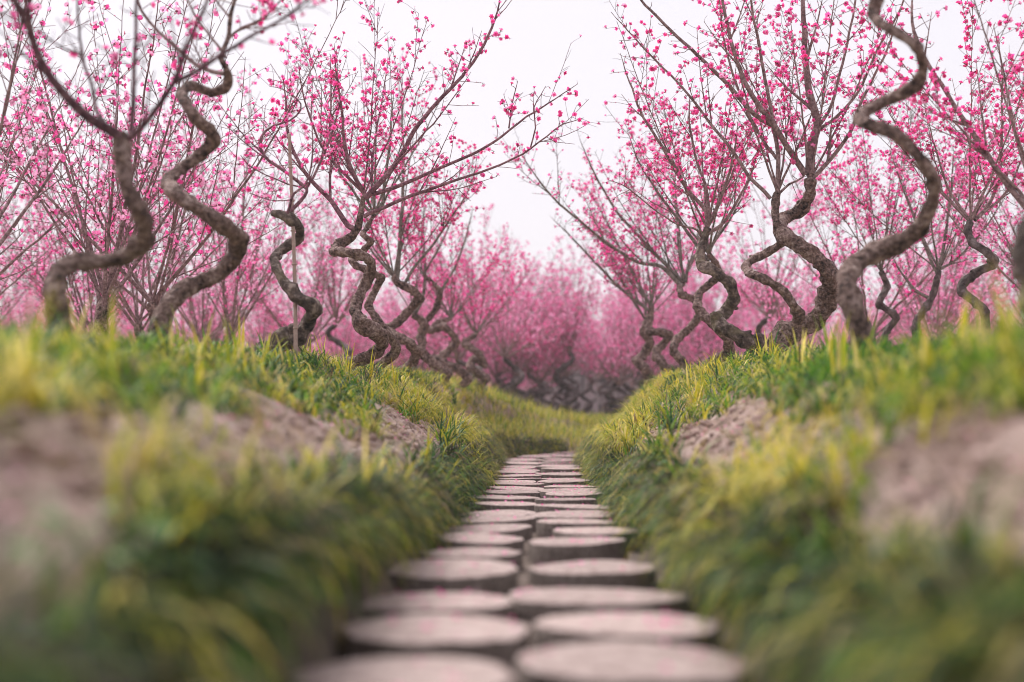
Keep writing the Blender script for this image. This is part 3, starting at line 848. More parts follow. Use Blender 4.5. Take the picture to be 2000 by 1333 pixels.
make_tree('grey plum tree with a big blackened burl low on its sweeping corkscrew trunk', 5.5,
    [Z4([(540, 1320, 48), (518, 1190, 44), (492, 1090, 41), (502, 1015, 40), (560, 958, 42), (640, 915, 48), (718, 888, 38), (782, 828, 32), (812, 745, 30), (800, 682, 28), (750, 622, 27), (690, 562, 26), (620, 512, 27), (548, 475, 27), (530, 440, 25), (582, 388, 24), (680, 332, 24), (762, 290, 24), (772, 250, 22), (722, 200, 22), (652, 150, 21), (600, 100, 20), (588, 45, 24), (605, -10, 30), (600, -60, 22)])],
    [(Z4([(600, -20), (540, -60), (480, -140)]), 10, 6, 0.1, 0.4), (Z4([(605, -20), (680, -80), (740, -180)]), 10, 6, -0.2, 0.4)],
    [(0, 6, 0.9, dict(spread=(20, 75), r0=0.011))], shoot='shoot', seed=18, bloom=1.0)
make_tree('mossy thick-trunked plum tree leaning out of the grassy bank next to the burled tree', 3.4,
    [[(2040, 640, 80), (2022, 570, 72), (2014, 505, 66), (2030, 450, 62), (2080, 400, 72), (2150, 360, 66), (2200, 290, 60), (2180, 220, 56), (2120, 120, 52)]],
    [], [(0, 3, 0.5, dict(spread=(15, 40), r0=0.007, lean=(0.4, 0)))], mat='bark_mossy', seed=19, bloom=0.5)
make_tree('slender plum tree with a thin pale S-curved trunk behind the burled tree', 9.6,
    [Z4([(1000, 1215, 20), (985, 1150, 19), (918, 1085, 18), (925, 1055, 18), (982, 1010, 18), (1034, 980, 18), (1000, 948, 17), (950, 908, 16), (940, 855, 17), (952, 822, 16)])],
    [(Z4([(945, 825), (900, 760), (860, 690), (820, 560), (780, 400)]), 7, 3, 0.2, 1.0),
     (Z4([(960, 820), (1010, 760), (1050, 640), (1060, 480), (1060, 300), (1040, 120)]), 8, 3.5, 0.3, 1.0),
     (Z4([(965, 815), (1080, 700), (1143, 560), (1200, 480)]), 6, 3, 0.3, 1.0)],
    [(0, 6, 1.5, dict(spread=(12, 48), r0=0.010))], mat='bark_far', shoot='shoot', seed=20, bloom=1.3, singles=20)
make_tree('plum tree sending one long straight limb across the sky behind the burled tree', 7.6,
    [Z4([(1270, 1230, 30), (1230, 1120, 28), (1270, 1020, 26), (1310, 930, 24), (1250, 860, 22)])],
    [(Z4([(1250, 870), (1140, 765), (1050, 640), (960, 500), (880, 380), (800, 250), (750, 140), (735, 40), (745, -100)]), 14, 7, 0.3, 0.8),
     (Z4([(1250, 860), (1180, 700), (1120, 500), (1080, 300), (1040, 100)]), 9, 4, 0.1, 1.0)],
    [(0, 6, 1.6, dict(spread=(12, 48), r0=0.011))], shoot='shoot', seed=21, bloom=1.2)
make_tree('small plum tree with a squiggly trunk seen beneath the blackened burl', 12.5,
    [Z4([(620, 1270, 14), (645, 1215, 14), (662, 1180, 14), (600, 1132, 14), (630, 1070, 13), (602, 1015, 12)])],
    [], [(0, 9, 1.5, dict(spread=(12, 50), r0=0.010))], mat='bark_far', shoot='shoot_green', seed=22, bloom=1.5, simple=True)
make_tree('plum tree with a plain forked trunk between the squiggly and S-curved trunks', 11.5,
    [Z4([(740, 1225, 16), (765, 1165, 16), (800, 1110, 15), (825, 1010, 13)])],
    [(Z4([(800, 1115), (740, 1080), (680, 1010), (650, 960)]), 8, 4, 0.2, 0.6),
     (Z4([(820, 1020), (845, 900), (865, 740), (880, 560)]), 8, 4, 0.2, 1.0),
     (Z4([(822, 1020), (780, 920), (720, 760), (650, 560)]), 7, 3, 0.2, 1.0),
     (Z4([(828, 1005), (900, 960), (990, 860), (1070, 740)]), 6, 3, 0.2, 0.8)],
    [(0, 5, 1.5, dict(spread=(12, 50), r0=0.009))], mat='bark_far', shoot='shoot_green', seed=23, bloom=1.5, simple=True)

# ------------------------------------------------------------------ the orchard behind, copies of a few trees
def proto_tree(name, spiral, seed, bloom, size, nlimb, length, h=0.95):
    r = np.random.default_rng(seed)
    root = empty(name, (0, 0, 0))
    b = MB()
    if spiral:
        n = 60
        t = np.linspace(0, 1, n)
        turns = r.uniform(1.7, 2.6); A = r.uniform(0.12, 0.17)
        ph = r.uniform(0, 6.28)
        env = np.minimum(1, t * 6)
        P = np.stack((A * env * (np.cos(ph + turns * 6.283 * t) - math.cos(ph) * (1 - t)), A * env * np.sin(ph + turns * 6.283 * t), -0.1 + t * (h + 0.1)), -1)
        R = np.interp(t, (0, 0.2, 1), (0.078, 0.056, 0.034))
        b.tube(P, R, 9, True, None, trunk_mod(2.0, seed, 12))
        forks = [P[-1]]
    else:
        P = spline([(0, 0, -0.1), (0.03, 0.02, 0.12), (-0.02, 0.03, 0.28), (0.01, 0, 0.4)], 0.04)
        b.tube(P, np.linspace(0.055, 0.035, len(P)), 9, True, None, trunk_mod(0.5, seed, 6))
        forks = [P[-1], P[-3], P[-1]]
    b.build('trunk', M['bark_far'] if spiral else M['bark'], root)
    c = Crown(bloom=bloom, size=size, spur=0.085, simple=True)
    for f in forks:
        c.auto(f, max(3, nlimb // len(forks)), length, spread=(6, 58) if spiral else (14, 48), r0=0.013, mat='shoot_green')
    tot = MB()
    for (lb, _) in c.limbs:
        tot.add(np.vstack(lb.v), np.vstack(lb.q), np.vstack(lb.t) if lb.t else None)
    tot.build('branch_frame', M['shoot'], root)
    o = blossoms_mesh(c.spots, True, 1.0).build('blossoms', M['petal'], root, smooth=False)
    o['kind'] = 'stuff'
    return root

def copy_thing(root, loc, rz, sc):
    r = root.copy(); COL.objects.link(r)
    r.location = loc; r.rotation_euler = (0, 0, rz); r.scale = (sc, sc, sc)
    for ch in root.children:
        c = ch.copy(); COL.objects.link(c); c.parent = r
    return r

spiral_protos = [proto_tree('plum_tree', True, 40 + k, 1.55, 0.038, 13, 1.65, h=0.72 + 0.07 * k) for k in range(6)]
vase_protos = [proto_tree('plum_tree', False, 60 + k, 0.85, 0.036, 10, 1.95) for k in range(5)]
used = set()
def place(kinds, x, y, sc, label, group):
    p = rnd.choice(kinds)
    z = float(ground_z(x, y))
    rz = rnd.uniform(0, 6.28)
    if y > 35 and 0.040 < x / y < 0.066: return None
    if p.name in used:
        o = copy_thing(p, (x, y, z), rz, sc)
    else:
        used.add(p.name); o = p
        o.location = (x, y, z); o.rotation_euler = (0, 0, rz); o.scale = (sc, sc, sc)
    if y > 17: o.rotation_euler = (rnd.uniform(-.1, .1), rnd.uniform(-.16, .16), rz); o.location.z -= 0.03
    tag(o, label, 'tree', group)
    return o

# bushy, many-stemmed plum trees in the plot behind the left row
for (x, y) in [(-3.25, 7.9), (-2.75, 9.0), (-2.65, 9.7), (-4.3, 10.4), (-3.2, 11.3), (-5.2, 12.6), (-4.1, 13.0), (-2.9, 13.4), (-6.1, 15.0), (-4.9, 15.4), (-3.7, 15.6), (-2.7, 16.2), (-7.0, 17.5), (-5.6, 18.0), (-4.3, 18.2)]:
    place(vase_protos, x, y, rnd.uniform(0.95, 1.2), 'many-stemmed vase-shaped plum tree in the plot behind the tall corkscrew trunk', 'many-stemmed plum trees behind the bank')
for (x, y) in [(4.0, 10.9), (3.2, 13.6), (5.0, 13.2), (4.3, 15.4), (5.9, 15.9), (3.0, 16.6), (6.6, 18.0), (4.9, 18.4)]:
    place(vase_protos, x, y, rnd.uniform(0.95, 1.2), 'many-stemmed plum tree in the plot behind the burled trunk', 'many-stemmed plum trees behind the burled trunk')
# regular rows of spiral-trunked trees beyond the bend
cnt = 0
y = 21.0
while y < 62:
    row_w = 0.385 * y + 1.0
    x = -row_w + rnd.uniform(0, 1)
    while x < row_w * 1.02:
        u = abs(x - float(path_x(y)))
        hut = (-0.6 < x < 6.2 and 42.5 < y < 49.5)
        thin = x < -0.10 * y and rnd.random() < 0.35            # the plot on that side is planted thinner
        if not (u < 2.6 and y < 25.5) and not hut and not thin:
            place(spiral_protos, x + rnd.uniform(-.25, .25), y + rnd.uniform(-.5, .5), rnd.uniform(0.9, 1.15) * (1.0 if y < 45 else 1.2),
                  'pink plum tree with a coiled trunk in the distant orchard rows beyond the bend', 'coiled plum trees in the distant orchard')
            cnt += 1
        x += 1.05 + 0.018 * y
    y += 1.5 + 0.035 * y
for (x, y) in [(-2.6, 18.6), (-3.4, 20.0), (3.9, 19.6), (2.9, 18.2), (5.6, 20.4)] + [(-3.6 + 0.8 * k + 0.3 * (r % 2) + rnd.uniform(-.3, .3), 25.0 + 1.7 * r + rnd.uniform(-.6, .6)) for r in range(4) for k in range(10)]:
    place(spiral_protos, x, y, rnd.uniform(0.78, 1.22), 'pink plum tree with a coiled trunk in the distant orchard rows beyond the bend', 'coiled plum trees in the distant orchard')
for p in spiral_protos + vase_protos:
    if p.name not in used:
        for c in list(p.children): bpy.data.objects.remove(c)
        bpy.data.objects.remove(p)

# beyond the last rows the orchard closes into one pink mass
def far_orchard():
    b = MB()
    P, Z = [], []
    for _ in range(420):
        y = rng.uniform(62, 110); x = rng.uniform(-0.42, 0.42) * y
        if 0.035 < x / y < 0.07: continue
        z0 = float(ground_z(x, y))
        h = rng.uniform(2.4, 4.2); r = rng.uniform(1.2, 2.1)
        n = 150
        t = rng.random(n) ** 0.7
        a = rng.uniform(0, 6.28, n); q = r * np.sqrt(rng.random(n)) * (0.35 + 0.75 * t)
        P.append(np.stack((x + q * np.cos(a), y + q * np.sin(a), z0 + 0.35 + t * h * (1 - 0.25 * (q / r) ** 2)), -1))
        for k in range(6):
            aa = rng.uniform(0, 6.28); e = np.array((x + r * .7 * math.cos(aa), y + r * .7 * math.sin(aa), z0 + h * rng.uniform(.6, .95)))
            b.tube([(x, y, z0 - .1), (x + rng.normal(0, .12), y, z0 + .5), (x * .6 + e[0] * .4, y * .6 + e[1] * .4, z0 + h * .45), e], [0.06, 0.05, 0.03, 0.012], 4, True, (0.14, 0.11, 0.105))
    P = np.vstack(P); n = len(P)
    V = np.array([(-.5, 0, 0), (0, -.5, .12), (.5, 0, .1), (0, .5, -.12)]); T = np.array([(0, 1, 2), (0, 2, 3)])
    w = np.array((0.16, 0.08, 0.26, 0.48, 0.02))
    scatter(b, V, T, P, rng.normal(size=(n, 3)), rng.uniform(0.11, 0.26, n), PINKS[rng.choice(5, n, p=w)] * rng.uniform(.85, 1.1, (n, 1)))
    o = b.build('orchard_foliage', M['petal'], smooth=False)
    tag(o, 'far-off mass of pink blossom closing the view behind the orchard rows', 'orchard', kind='stuff')
far_orchard()

# ------------------------------------------------------------------ bamboo stake tied beside the slim tree
def build_stake():
    top, bot = at(567, 262, 7.85), at(578, 712, 7.85)
    bot[2] = float(ground_z(bot[0], bot[1])) - 0.15
    root = empty('bamboo_stake', (bot[0], bot[1], bot[2] + 0.15))
    base = np.array(root.location)
    n = 70
    t = np.linspace(0, 1, n)[:, None]
    P = bot * (1 - t) + top * t
    P[:, 0] += 0.008 * np.sin(t[:, 0] * 4)
    b = MB(); b.tube(P, np.linspace(0.0125, 0.009, n), 10, True)
    b.build('cane', M['bamboo'], root, origin=base)
    for k in range(1, 8):
        i = int(k / 8 * (n - 1))
        b = MB()
        a = P[i]; dirv = unit(P[i + 1] - P[i])
        b.tube([a - dirv * .006, a - dirv * .002, a + dirv * .002, a + dirv * .006], [0.0118, 0.0155, 0.0155, 0.0118], 10, True)
        b.build('node_ring', M['bamboo'], root, origin=base)
    tag(root, 'thin pinkish bamboo stake standing upright beside the curling cut-topped trunk', 'stake')
build_stake()

# ------------------------------------------------------------------ low building behind the far trees
def box(b, c, s):
    x, y, z = c; a, d, h = s[0] / 2, s[1] / 2, s[2] / 2
    V = [(x + i * a, y + j * d, z + k * h) for k in (-1, 1) for j in (-1, 1) for i in (-1, 1)]
    b.add(V, [(0, 2, 3, 1), (4, 5, 7, 6), (0, 1, 5, 4), (2, 6, 7, 3), (0, 4, 6, 2), (1, 3, 7, 5)])
def part(name, mat, parent, c, s):
    b = MB(); box(b, c, s)
    return b.build(name, mat, parent, smooth=False)
def build_hut():
    base = (2.75, 46.0, float(ground_z(2.75, 46.0)))
    r = empty('garden_building', base)
    r.scale = (0.84, 0.84, 0.84)
    tag(r, 'low grey-roofed building half hidden behind the distant blossom', 'building')
    wl = MB()
    box(wl, (-1.95, -1.5, 1.0), (1.9, 0.2, 2.2)); box(wl, (1.25, -1.5, 1.0), (2.9, 0.2, 2.2)); box(wl, (-0.6, -1.5, 1.97), (0.8, 0.2, 0.26))
    box(wl, (0, 1.5, 1.0), (5.8, 0.2, 2.2)); box(wl, (-2.8, 0, 1.0), (0.2, 2.8, 2.2)); box(wl, (2.6, 0, 1.0), (0.2, 2.8, 2.2))
    wl.build('wall', M['plaster'], r, smooth=False)
    part('door', M['timber'], r, (-0.6, -1.46, 0.9), (0.8, 0.06, 1.84))
    for x in (-2.0, 1.4):
        w = part('window', M['timber'], r, (x, -1.63, 1.25), (0.9, 0.06, 0.8))
        for k in (-0.22, 0.22):
            part('pane', M['block'], w, (x + k, -1.67, 1.25), (0.34, 0.03, 0.66))
    rf = MB()
    prof = [(-2.1, 2.02), (-2.1, 2.12), (0, 2.72), (2.1, 2.12), (2.1, 2.02), (0, 2.62)]
    V = [(x, y, z) for x in (-3.4, 3.4) for (y, z) in prof]
    rf.add(V, [(k, (k + 1) % 6, 6 + (k + 1) % 6, 6 + k) for k in range(6)] + [(0, 5, 2, 1), (5, 4, 3, 2), (6, 7, 8, 11), (11, 8, 9, 10)])
    roof = rf.build('roof', M['roof'], r, smooth=False)
    b = MB()
    for k in range(33):
        x = -3.3 + k * 0.206
        b.tube([(x, -2.1, 2.14), (x, -0.02, 2.735)], 0.045, 6, True)
    b.build('tile_ridge', M['roof'], roof)['kind'] = 'stuff'
    part('ridge_cap', M['roof'], roof, (0, 0, 2.75), (6.9, 0.16, 0.14))
    g = empty('block_wall', (2.0, 37.0, float(ground_z(2.0, 37))))
    tag(g, 'weathered grey block wall standing low among the distant trunks', 'wall')
    for row in range(4):
        for k in range(2):
            part('block', M['block'], g, (-0.22 + k * 0.44 + (row % 2) * 0.1, 0, 0.03 + row * 0.205), (0.43, 0.24, 0.198))
    part('coping', M['block'], g, (0.05, 0, 0.86), (1.1, 0.32, 0.06))
build_hut()

# ------------------------------------------------------------------ soil clods on the ledges
def clods(name, side, n):
    b = MB()
    ico = [(0, 0, 1), (.89, 0, .45), (.28, .85, .45), (-.72, .53, .45), (-.72, -.53, .45), (.28, -.85, .45), (.72, .53, -.45), (-.28, .85, -.45), (-.89, 0, -.45), (-.28, -.85, -.45), (.72, -.53, -.45), (0, 0, -1)]
    F = np.array([(0, 1, 2), (0, 2, 3), (0, 3, 4), (0, 4, 5), (0, 5, 1), (1, 6, 2), (2, 7, 3), (3, 8, 4), (4, 9, 5), (5, 10, 1), (2, 6, 7), (3, 7, 8), (4, 8, 9), (5, 9, 10), (1, 10, 6), (11, 7, 6), (11, 8, 7), (11, 9, 8), (11, 10, 9), (11, 6, 10)])
    # one subdivision
    V = [np.array(v) for v in ico]; cache = {}; F2 = []
    def mid(a, c):
        k = (min(a, c), max(a, c))
        if k not in cache: cache[k] = len(V); V.append(unit(V[a] + V[c]))
        return cache[k]
    for (a, c, e) in F:
        x, y, z = mid(a, c), mid(c, e), mid(e, a)
        F2 += [(a, x, z), (c, y, x), (e, z, y), (x, y, z)]
    V = np.array(V); F2 = np.array(F2)
    Vbig, Fbig, Vsm, Fsm = V, F2, np.array([unit(np.array(v)) for v in ico]), F
    ay = 1.0 + 17 * rng.random(n) ** 1.1
    au = np.clip(rng.normal(0.67, 0.09, n), 0.5, 0.95) * (1 + 0.35 * np.clip((ay - 11) / 12, 0, 1))
    axx = path_x(ay) + side * au
    az_ = ground_z(axx, ay)
    for (x, y, zc) in zip(axx, ay, az_):
        r = 0.004 + 0.019 * rng.random() ** 3
        V, F2 = (Vbig, Fbig) if r > 0.013 else (Vsm, Fsm)
        k = 1 + 0.55 * noise2(V[:, 0] * 1.3 + rng.uniform(0, 50), V[:, 1] * 1.3 + V[:, 2], 3, 2)
        VV = V * k[:, None] * r * np.array((1, rng.uniform(.7, 1.2), rng.uniform(.5, .85)))
        a = rng.uniform(0, 6.28); c, s = math.cos(a), math.sin(a)
        VV = VV @ np.array(((c, s, 0), (-s, c, 0), (0, 0, 1)))
        b.add(VV + np.array((x, y, zc + r * 0.25)), None, F2)
    o = b.build(name, M['clod'], smooth=False)
    tag(o, 'crumbly pinkish clods of dry earth on the %s bank ledge' % ('bamboo stake side' if side < 0 else 'burled tree side'), 'soil', kind='stuff')
clods('soil_crumbs', -1, 2600)
clods('soil_crumbs', 1, 2600)

# ------------------------------------------------------------------ grass
GREENS = np.array([(0.06, 0.16, 0.016), (0.105, 0.26, 0.02), (0.030, 0.10, 0.028), (0.18, 0.32, 0.02)])
YELLOWS = np.array([(0.48, 0.45, 0.03), (0.64, 0.53, 0.045), (0.33, 0.37, 0.025), (0.72, 0.61, 0.18)])
STRAWS = np.array([(0.40, 0.29, 0.15), (0.28, 0.20, 0.11), (0.52, 0.41, 0.26), (0.12, 0.085, 0.05)])
SHADE_GREENS = np.array([(0.020, 0.060, 0.012), (0.034, 0.090, 0.013), (0.055, 0.125, 0.016), (0.015, 0.045, 0.015)])   # blade greens darkened to paint in the shade, mostly on the bank faces
GAP_SHADE = np.array((0.045, 0.035, 0.022))      # dark brown blades standing in for shade between the face clumps
def blades(b, P, az, lean, L, w, droop, C, K=4):
    """P bases; each blade arches over from lean (radians from vertical) by droop more radians at its tip"""
    n = len(P)
    hx, hy = np.cos(az), np.sin(az)
    sx, sy = -hy, hx
    pos = P.copy()
    rows = []
    for k in range(K + 1):
        t = k / K
        wk = w * (0.7 + 0.7 * t if t < 0.4 else 0.98 * (1 - t) / 0.6)
        side = np.stack((sx * wk / 2, sy * wk / 2, 0 * wk), -1)
        if k < K: rows += [pos - side, pos + side]
        else: rows += [pos]
        th = lean + droop * (t + 0.5 / K) ** 1.4
        st = L / K
        pos = pos + np.stack((hx * np.sin(th) * st, hy * np.sin(th) * st, np.cos(th) * st), -1)
    nv = 2 * K + 1
    V = np.stack(rows, 1)
    off = (np.arange(n) * nv)[:, None, None]
    q = np.array([(2 * k, 2 * k + 1, 2 * k + 3, 2 * k + 2) for k in range(K - 1)])
    t3 = np.array([(2 * K - 2, 2 * K - 1, 2 * K)])
    CC = np.repeat(C[:, None, :], nv, 1)
    b.add(V.reshape(-1, 3), (q[None] + off).reshape(-1, 4), (t3[None] + off).reshape(-1, 3), CC.reshape(-1, 3))

def pick(n, pg, py_, ps, one=0.0, deep=0.0):
    """blade colours; a share of the blades keeps the clump's own colour"""
    k = rng.choice(3, n, p=np.array((pg, py_, ps)) / (pg + py_ + ps))
    j = rng.integers(0, 4, n)
    own = rng.random(n) < one
    k = np.where(own, k[0], k); j = np.where(own, j[0], j)
    G = np.where((rng.random() < deep), SHADE_GREENS[j], GREENS[j])
    C = np.where((k == 0)[:, None], G, np.where((k == 1)[:, None], YELLOWS[j], STRAWS[j]))
    return C * rng.uniform(0.8, 1.2, (n, 1))

def tuft_blades(b, x, y, z, n, L, w, mix, side, hang, spread=0.025, dlean=0.55, arch=0.0, one=0.6, down=0.25, K=4, deep=0.0):
    az = rng.uniform(0, 6.28, n)
    tow = math.pi if side > 0 else 0.0          # towards the path
    m = rng.random(n) < hang
    az = np.where(m, tow + rng.normal(0, 1.1, n) + rng.normal(0, 0.5), az)
    r = spread * np.sqrt(rng.random(n)); a2 = rng.uniform(0, 6.28, n)
    P = np.stack((x + r * np.cos(a2), y + r * np.sin(a2), np.full(n, z - 0.01)), -1)
    LL = L * rng.uniform(0.55, 1.15, n)
    lean = np.abs(rng.normal(0, dlean, n)) * 0.8 + np.where(m, down, 0)
    droop = rng.uniform(0.5, 2.0, n) + arch + np.where(m, 0.5, 0)
    blades(b, P, az, lean, LL, w * rng.uniform(0.6, 1.3, n), droop, pick(n, *mix, one, deep), K=K)

def grass_bank(side):
    b = MB()
    # clumps: zone on the bank decides how thick, how long and how green
    N = 7200
    y = 0.75 + 19.0 * rng.random(N) ** 1.2
    zone = np.searchsorted((0.42, 0.49, 0.56), rng.random(N))          # 0 face, 1 lip, 2 ledge, 3 turf above
    lo = np.array((0.40, 0.52, 0.62, 0.80))[zone]; hi = np.array((0.53, 0.60, 0.80, 2.1))[zone]
    u = lo + (hi - lo) * rng.random(N)
    u = np.where(zone == 3, 0.80 + 1.3 * rng.random(N) ** 1.3, u)
    u = np.where((zone == 0) & (y < 5) & (u < 0.45), u + 0.05, u)
    far = np.clip((y - 11) / 12, 0, 1); bend = np.clip((y - 19) / 6, 0, 1)
    x = path_x(y) + side * u * (1 + 0.35 * far + 1.1 * bend)
    z = ground_z(x, y)
    patch = noise2(y * 1.1, u * 2.0 + side * 7, 21, 3)
    big = noise2(y * 0.8, u * 0 + side * 5.0, 33, 2)
    tone = noise2(y * 2.3, u * 4 + side * 11, 55, 3)
    for q in range(N):
        zn = int(zone[q]); p = patch[q]; near = y[q] < 10
        if zn in (1, 2) and p + 0.5 * big[q] < ((0.38 if side < 0 else 0.24) if near else -0.1): continue
        if zn == 3 and u[q] < 0.92 and p < 0.0 and near: continue
        if zn == 0 and p < -0.55: continue
        n, L, w, mix, hang, ar, dn = ((12, 0.21, 0.0098, (6.0, 1.5, 0.9), 0.6, 0.5, 0.5), (11, 0.24, 0.0090, (3.5, 4, 1.0), 0.7, 0.6, 0.5),
                                      (7, 0.16, 0.0075, (2.5, 3.5, 2), 0.3, 0.3, 0.25), (14, 0.17, 0.0090, (5.8, 2.5, 0.6), 0.25, 0.9, 0.3))[zn]
        if zn == 0 and u[q] > 0.47: hang, dn, L = 0.85, 0.9, 0.19
        t = tone[q]
        mix = (mix[0] * max(0.08, 1 + 1.5 * t), mix[1] * max(0.08, 1 - 1.4 * t), mix[2] * max(0.2, 1 - 0.8 * p))
        if y[q] > 8.3: mix = (mix[0] * 0.6, mix[1] * 1.8, mix[2])
        if y[q] > 9.5 and zn < 2: L *= 0.8
        sc = rng.uniform(0.55, 1.35)
        if zn == 0 and rng.random() < 0.7:
            k = 7
            az = (math.pi if side > 0 else 0.0) + rng.normal(0, 0.6, k)
            P = np.stack((x[q] + rng.normal(0, .03, k), y[q] + rng.normal(0, .03, k), np.full(k, z[q])), -1)
            blades(b, P, az, rng.uniform(0.7, 1.5, k), rng.uniform(.06, .15, k), rng.uniform(.008, .014, k), rng.uniform(.6, 1.4, k), np.tile(GAP_SHADE, (k, 1)) * rng.uniform(.6, 1.6, (k, 1)), K=3)
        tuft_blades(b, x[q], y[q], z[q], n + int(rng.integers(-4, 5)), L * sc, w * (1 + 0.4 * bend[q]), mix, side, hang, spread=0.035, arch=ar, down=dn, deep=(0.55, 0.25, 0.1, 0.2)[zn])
    # broad, upright, yellowed leaves standing out of the turf
    for _ in range(40):
        y = 2.2 + 8 * rng.random()
        u = rng.uniform(0.80, 1.5)
        x = float(path_x(y)) + side * u
        n = int(rng.integers(3, 8))
        P = np.stack((x + rng.normal(0, 0.012, n), y + rng.normal(0, 0.012, n), np.full(n, float(ground_z(x, y)) - 0.01)), -1)
        blades(b, P, rng.uniform(0, 6.28, n), rng.uniform(0.02, 0.3, n), rng.uniform(0.12, 0.27, n), rng.uniform(0.009, 0.017, n), rng.uniform(0.1, 0.7, n), pick(n, 1, 6, 0.4) * 1.1)
    # dead straw lying about on the bare ledge
    k = 2600
    yy = 1.0 + 15 * rng.random(k) ** 1.1; uq = rng.uniform(0.50, 0.95, k)
    xx = path_x(yy) + side * uq * (1 + 0.35 * np.clip((yy - 11) / 12, 0, 1))
    P = np.stack((xx, yy, ground_z(xx, yy) + 0.008), -1)
    blades(b, P, rng.uniform(0, 6.28, k), rng.uniform(1.1, 1.55, k), rng.uniform(.04, .13, k), rng.uniform(.003, .007, k), rng.uniform(0, .35, k), STRAWS[rng.integers(0, 4, k)] * rng.uniform(.7, 1.1, (k, 1)), K=2)
    o = b.build('grass', M['blade'], smooth=True)
    tag(o, 'mixed green and yellow grass covering the %s bank' % ('bamboo stake side' if side < 0 else 'burled tree side'), 'grass', kind='stuff')
grass_bank(-1)
grass_bank(1)

def far_grass():
    b = MB()
    n = 110000
    y = rng.uniform(17.0, 29, n)
    x = rng.uniform(-3.6, 4.2, n)
    ok = np.abs(x - path_x(y)) > 0.6
    x, y = x[ok], y[ok]
    z = ground_z(x, y)
    k = len(x)
    C = np.where((y < 24.5)[:, None], pick(k, 2.2, 5, 0.8), pick(k, 6, 1.0, 0.4))
    L = np.where(y < 24.5, rng.uniform(.16, .30, k), rng.uniform(.10, .22, k))
    blades(b, np.stack((x, y, z - 0.01), -1), rng.uniform(0, 6.28, k), np.abs(rng.normal(0, .4, k)), L, rng.uniform(.005, .010, k), rng.uniform(.3, 1.8, k), C, K=2)
    o = b.build('far_grass', M['blade'])
    tag(o, 'low green grass where the sunken path bends away', 'grass', kind='stuff')
far_grass()

# single tufts that stand out along the path edge
TUFTS = [(-1, 8.2, 0.56, 'dark'), (-1, 9.3, 0.57, 'dark'), (-1, 9.9, 0.60, 'gold'), (-1, 10.6, 0.58, 'gold'), (-1, 9.0, 0.86, 'gold'), (-1, 9.8, 0.82, 'gold'), (-1, 8.7, 0.80, 'gold'), (-1, 8.9, 0.58, 'gold'), (-1, 10.2, 0.78, 'gold'), (-1, 11.4, 0.60, 'gold'), (-1, 12.2, 0.62, 'gold'),
         (1, 8.6, 0.56, 'gold'), (1, 9.2, 0.54, 'gold'), (1, 9.8, 0.56, 'gold'), (1, 10.4, 0.55, 'gold'), (1, 9.0, 0.80, 'gold'), (1, 9.7, 0.74, 'gold'), (1, 10.8, 0.70, 'gold'), (1, 10.1, 0.70, 'gold'), (1, 8.9, 0.62, 'gold'), (1, 9.4, 0.66, 'gold'), (1, 11.3, 0.56, 'gold'), (1, 7.6, 0.70, 'dark'), (1, 6.9, 0.56, 'dark')]
for (side, y, u, kind) in TUFTS:
    x = float(path_x(y)) + side * u
    z = float(ground_z(x, y))
    b = MB()
    if kind == 'gold':
        tuft_blades(b, x, y, z, 85, 0.33, 0.0090, (1.2, 8, 0.9), side, 0.5, 0.06, 0.4, 0.8, 0.2, 0.35, 5)
        lab = 'golden-green arching grass tuft at the %s edge of the stone path' % ('bamboo stake side' if side < 0 else 'burled tree side')
    else:
        tuft_blades(b, x, y, z, 40, 0.26, 0.013, (6, 0.7, 0.1), side, 0.35, 0.03, 0.35, K=5)
        lab = 'dark green strappy grass tuft on the %s bank of the stone path' % ('bamboo stake side' if side < 0 else 'burled tree side')
    o = b.build('grass_tuft', M['blade'], origin=(x, y, z))
    o.location = (x, y, z)
    tag(o, lab, 'grass tuft', lab.split(' at ')[0].split(' on ')[0] + (' by the stake' if side < 0 else ' by the burled tree'))

# ------------------------------------------------------------------ broad-leaved weeds on the bank faces
def weed(x, y, n, size, col, label, group, side):
    z = float(ground_z(x, y))
    root = empty('weed', (x, y, z))
    st = MB()
    for k in range(n):
        az = rng.uniform(0, 6.28) if k % 2 else (math.pi if side > 0 else 0) + rng.normal(0, .7)
        up = rng.uniform(0.3, 1.2)
        h = size * rng.uniform(0.8, 1.8)
        d = np.array((math.cos(az) * math.cos(up), math.sin(az) * math.cos(up), math.sin(up)))
        tip = d * h
        st.tube([(0, 0, -0.01), d * h * .5 + np.array((0, 0, .01)), tip], [0.002, 0.0016, 0.0012], 4, False, col)
        L = size * rng.uniform(0.7, 1.2); wd = L * 0.36
        s = np.array((-math.sin(az), math.cos(az), 0)); dn = np.array((0, 0, -1.0))
        f = unit(np.array((math.cos(az), math.sin(az), 0.1)))
        V = []
        for (t, ww, dz) in ((0, .1, 0), (.25, .85, .03), (.55, 1, .10), (.8, .6, .22), (1, .02, .38)):
            c = tip + f * L * t + dn * L * dz
            V += [c - s * wd * ww + np.array((0, 0, .12 * L * ww * .5)), c, c + s * wd * ww + np.array((0, 0, .12 * L * ww * .5))]
        Q = []
        for i in range(4):
            for j in range(2): Q.append((i * 3 + j, i * 3 + j + 1, i * 3 + j + 4, i * 3 + j + 3))
        lb = MB(); lb.add(V, Q, None, np.array(col) * rng.uniform(.8, 1.2))
        lb.build('leaf', M['leaf'], root)
    st.build('stem', M['leaf'], root)
    tag(root, label, 'weed', group)
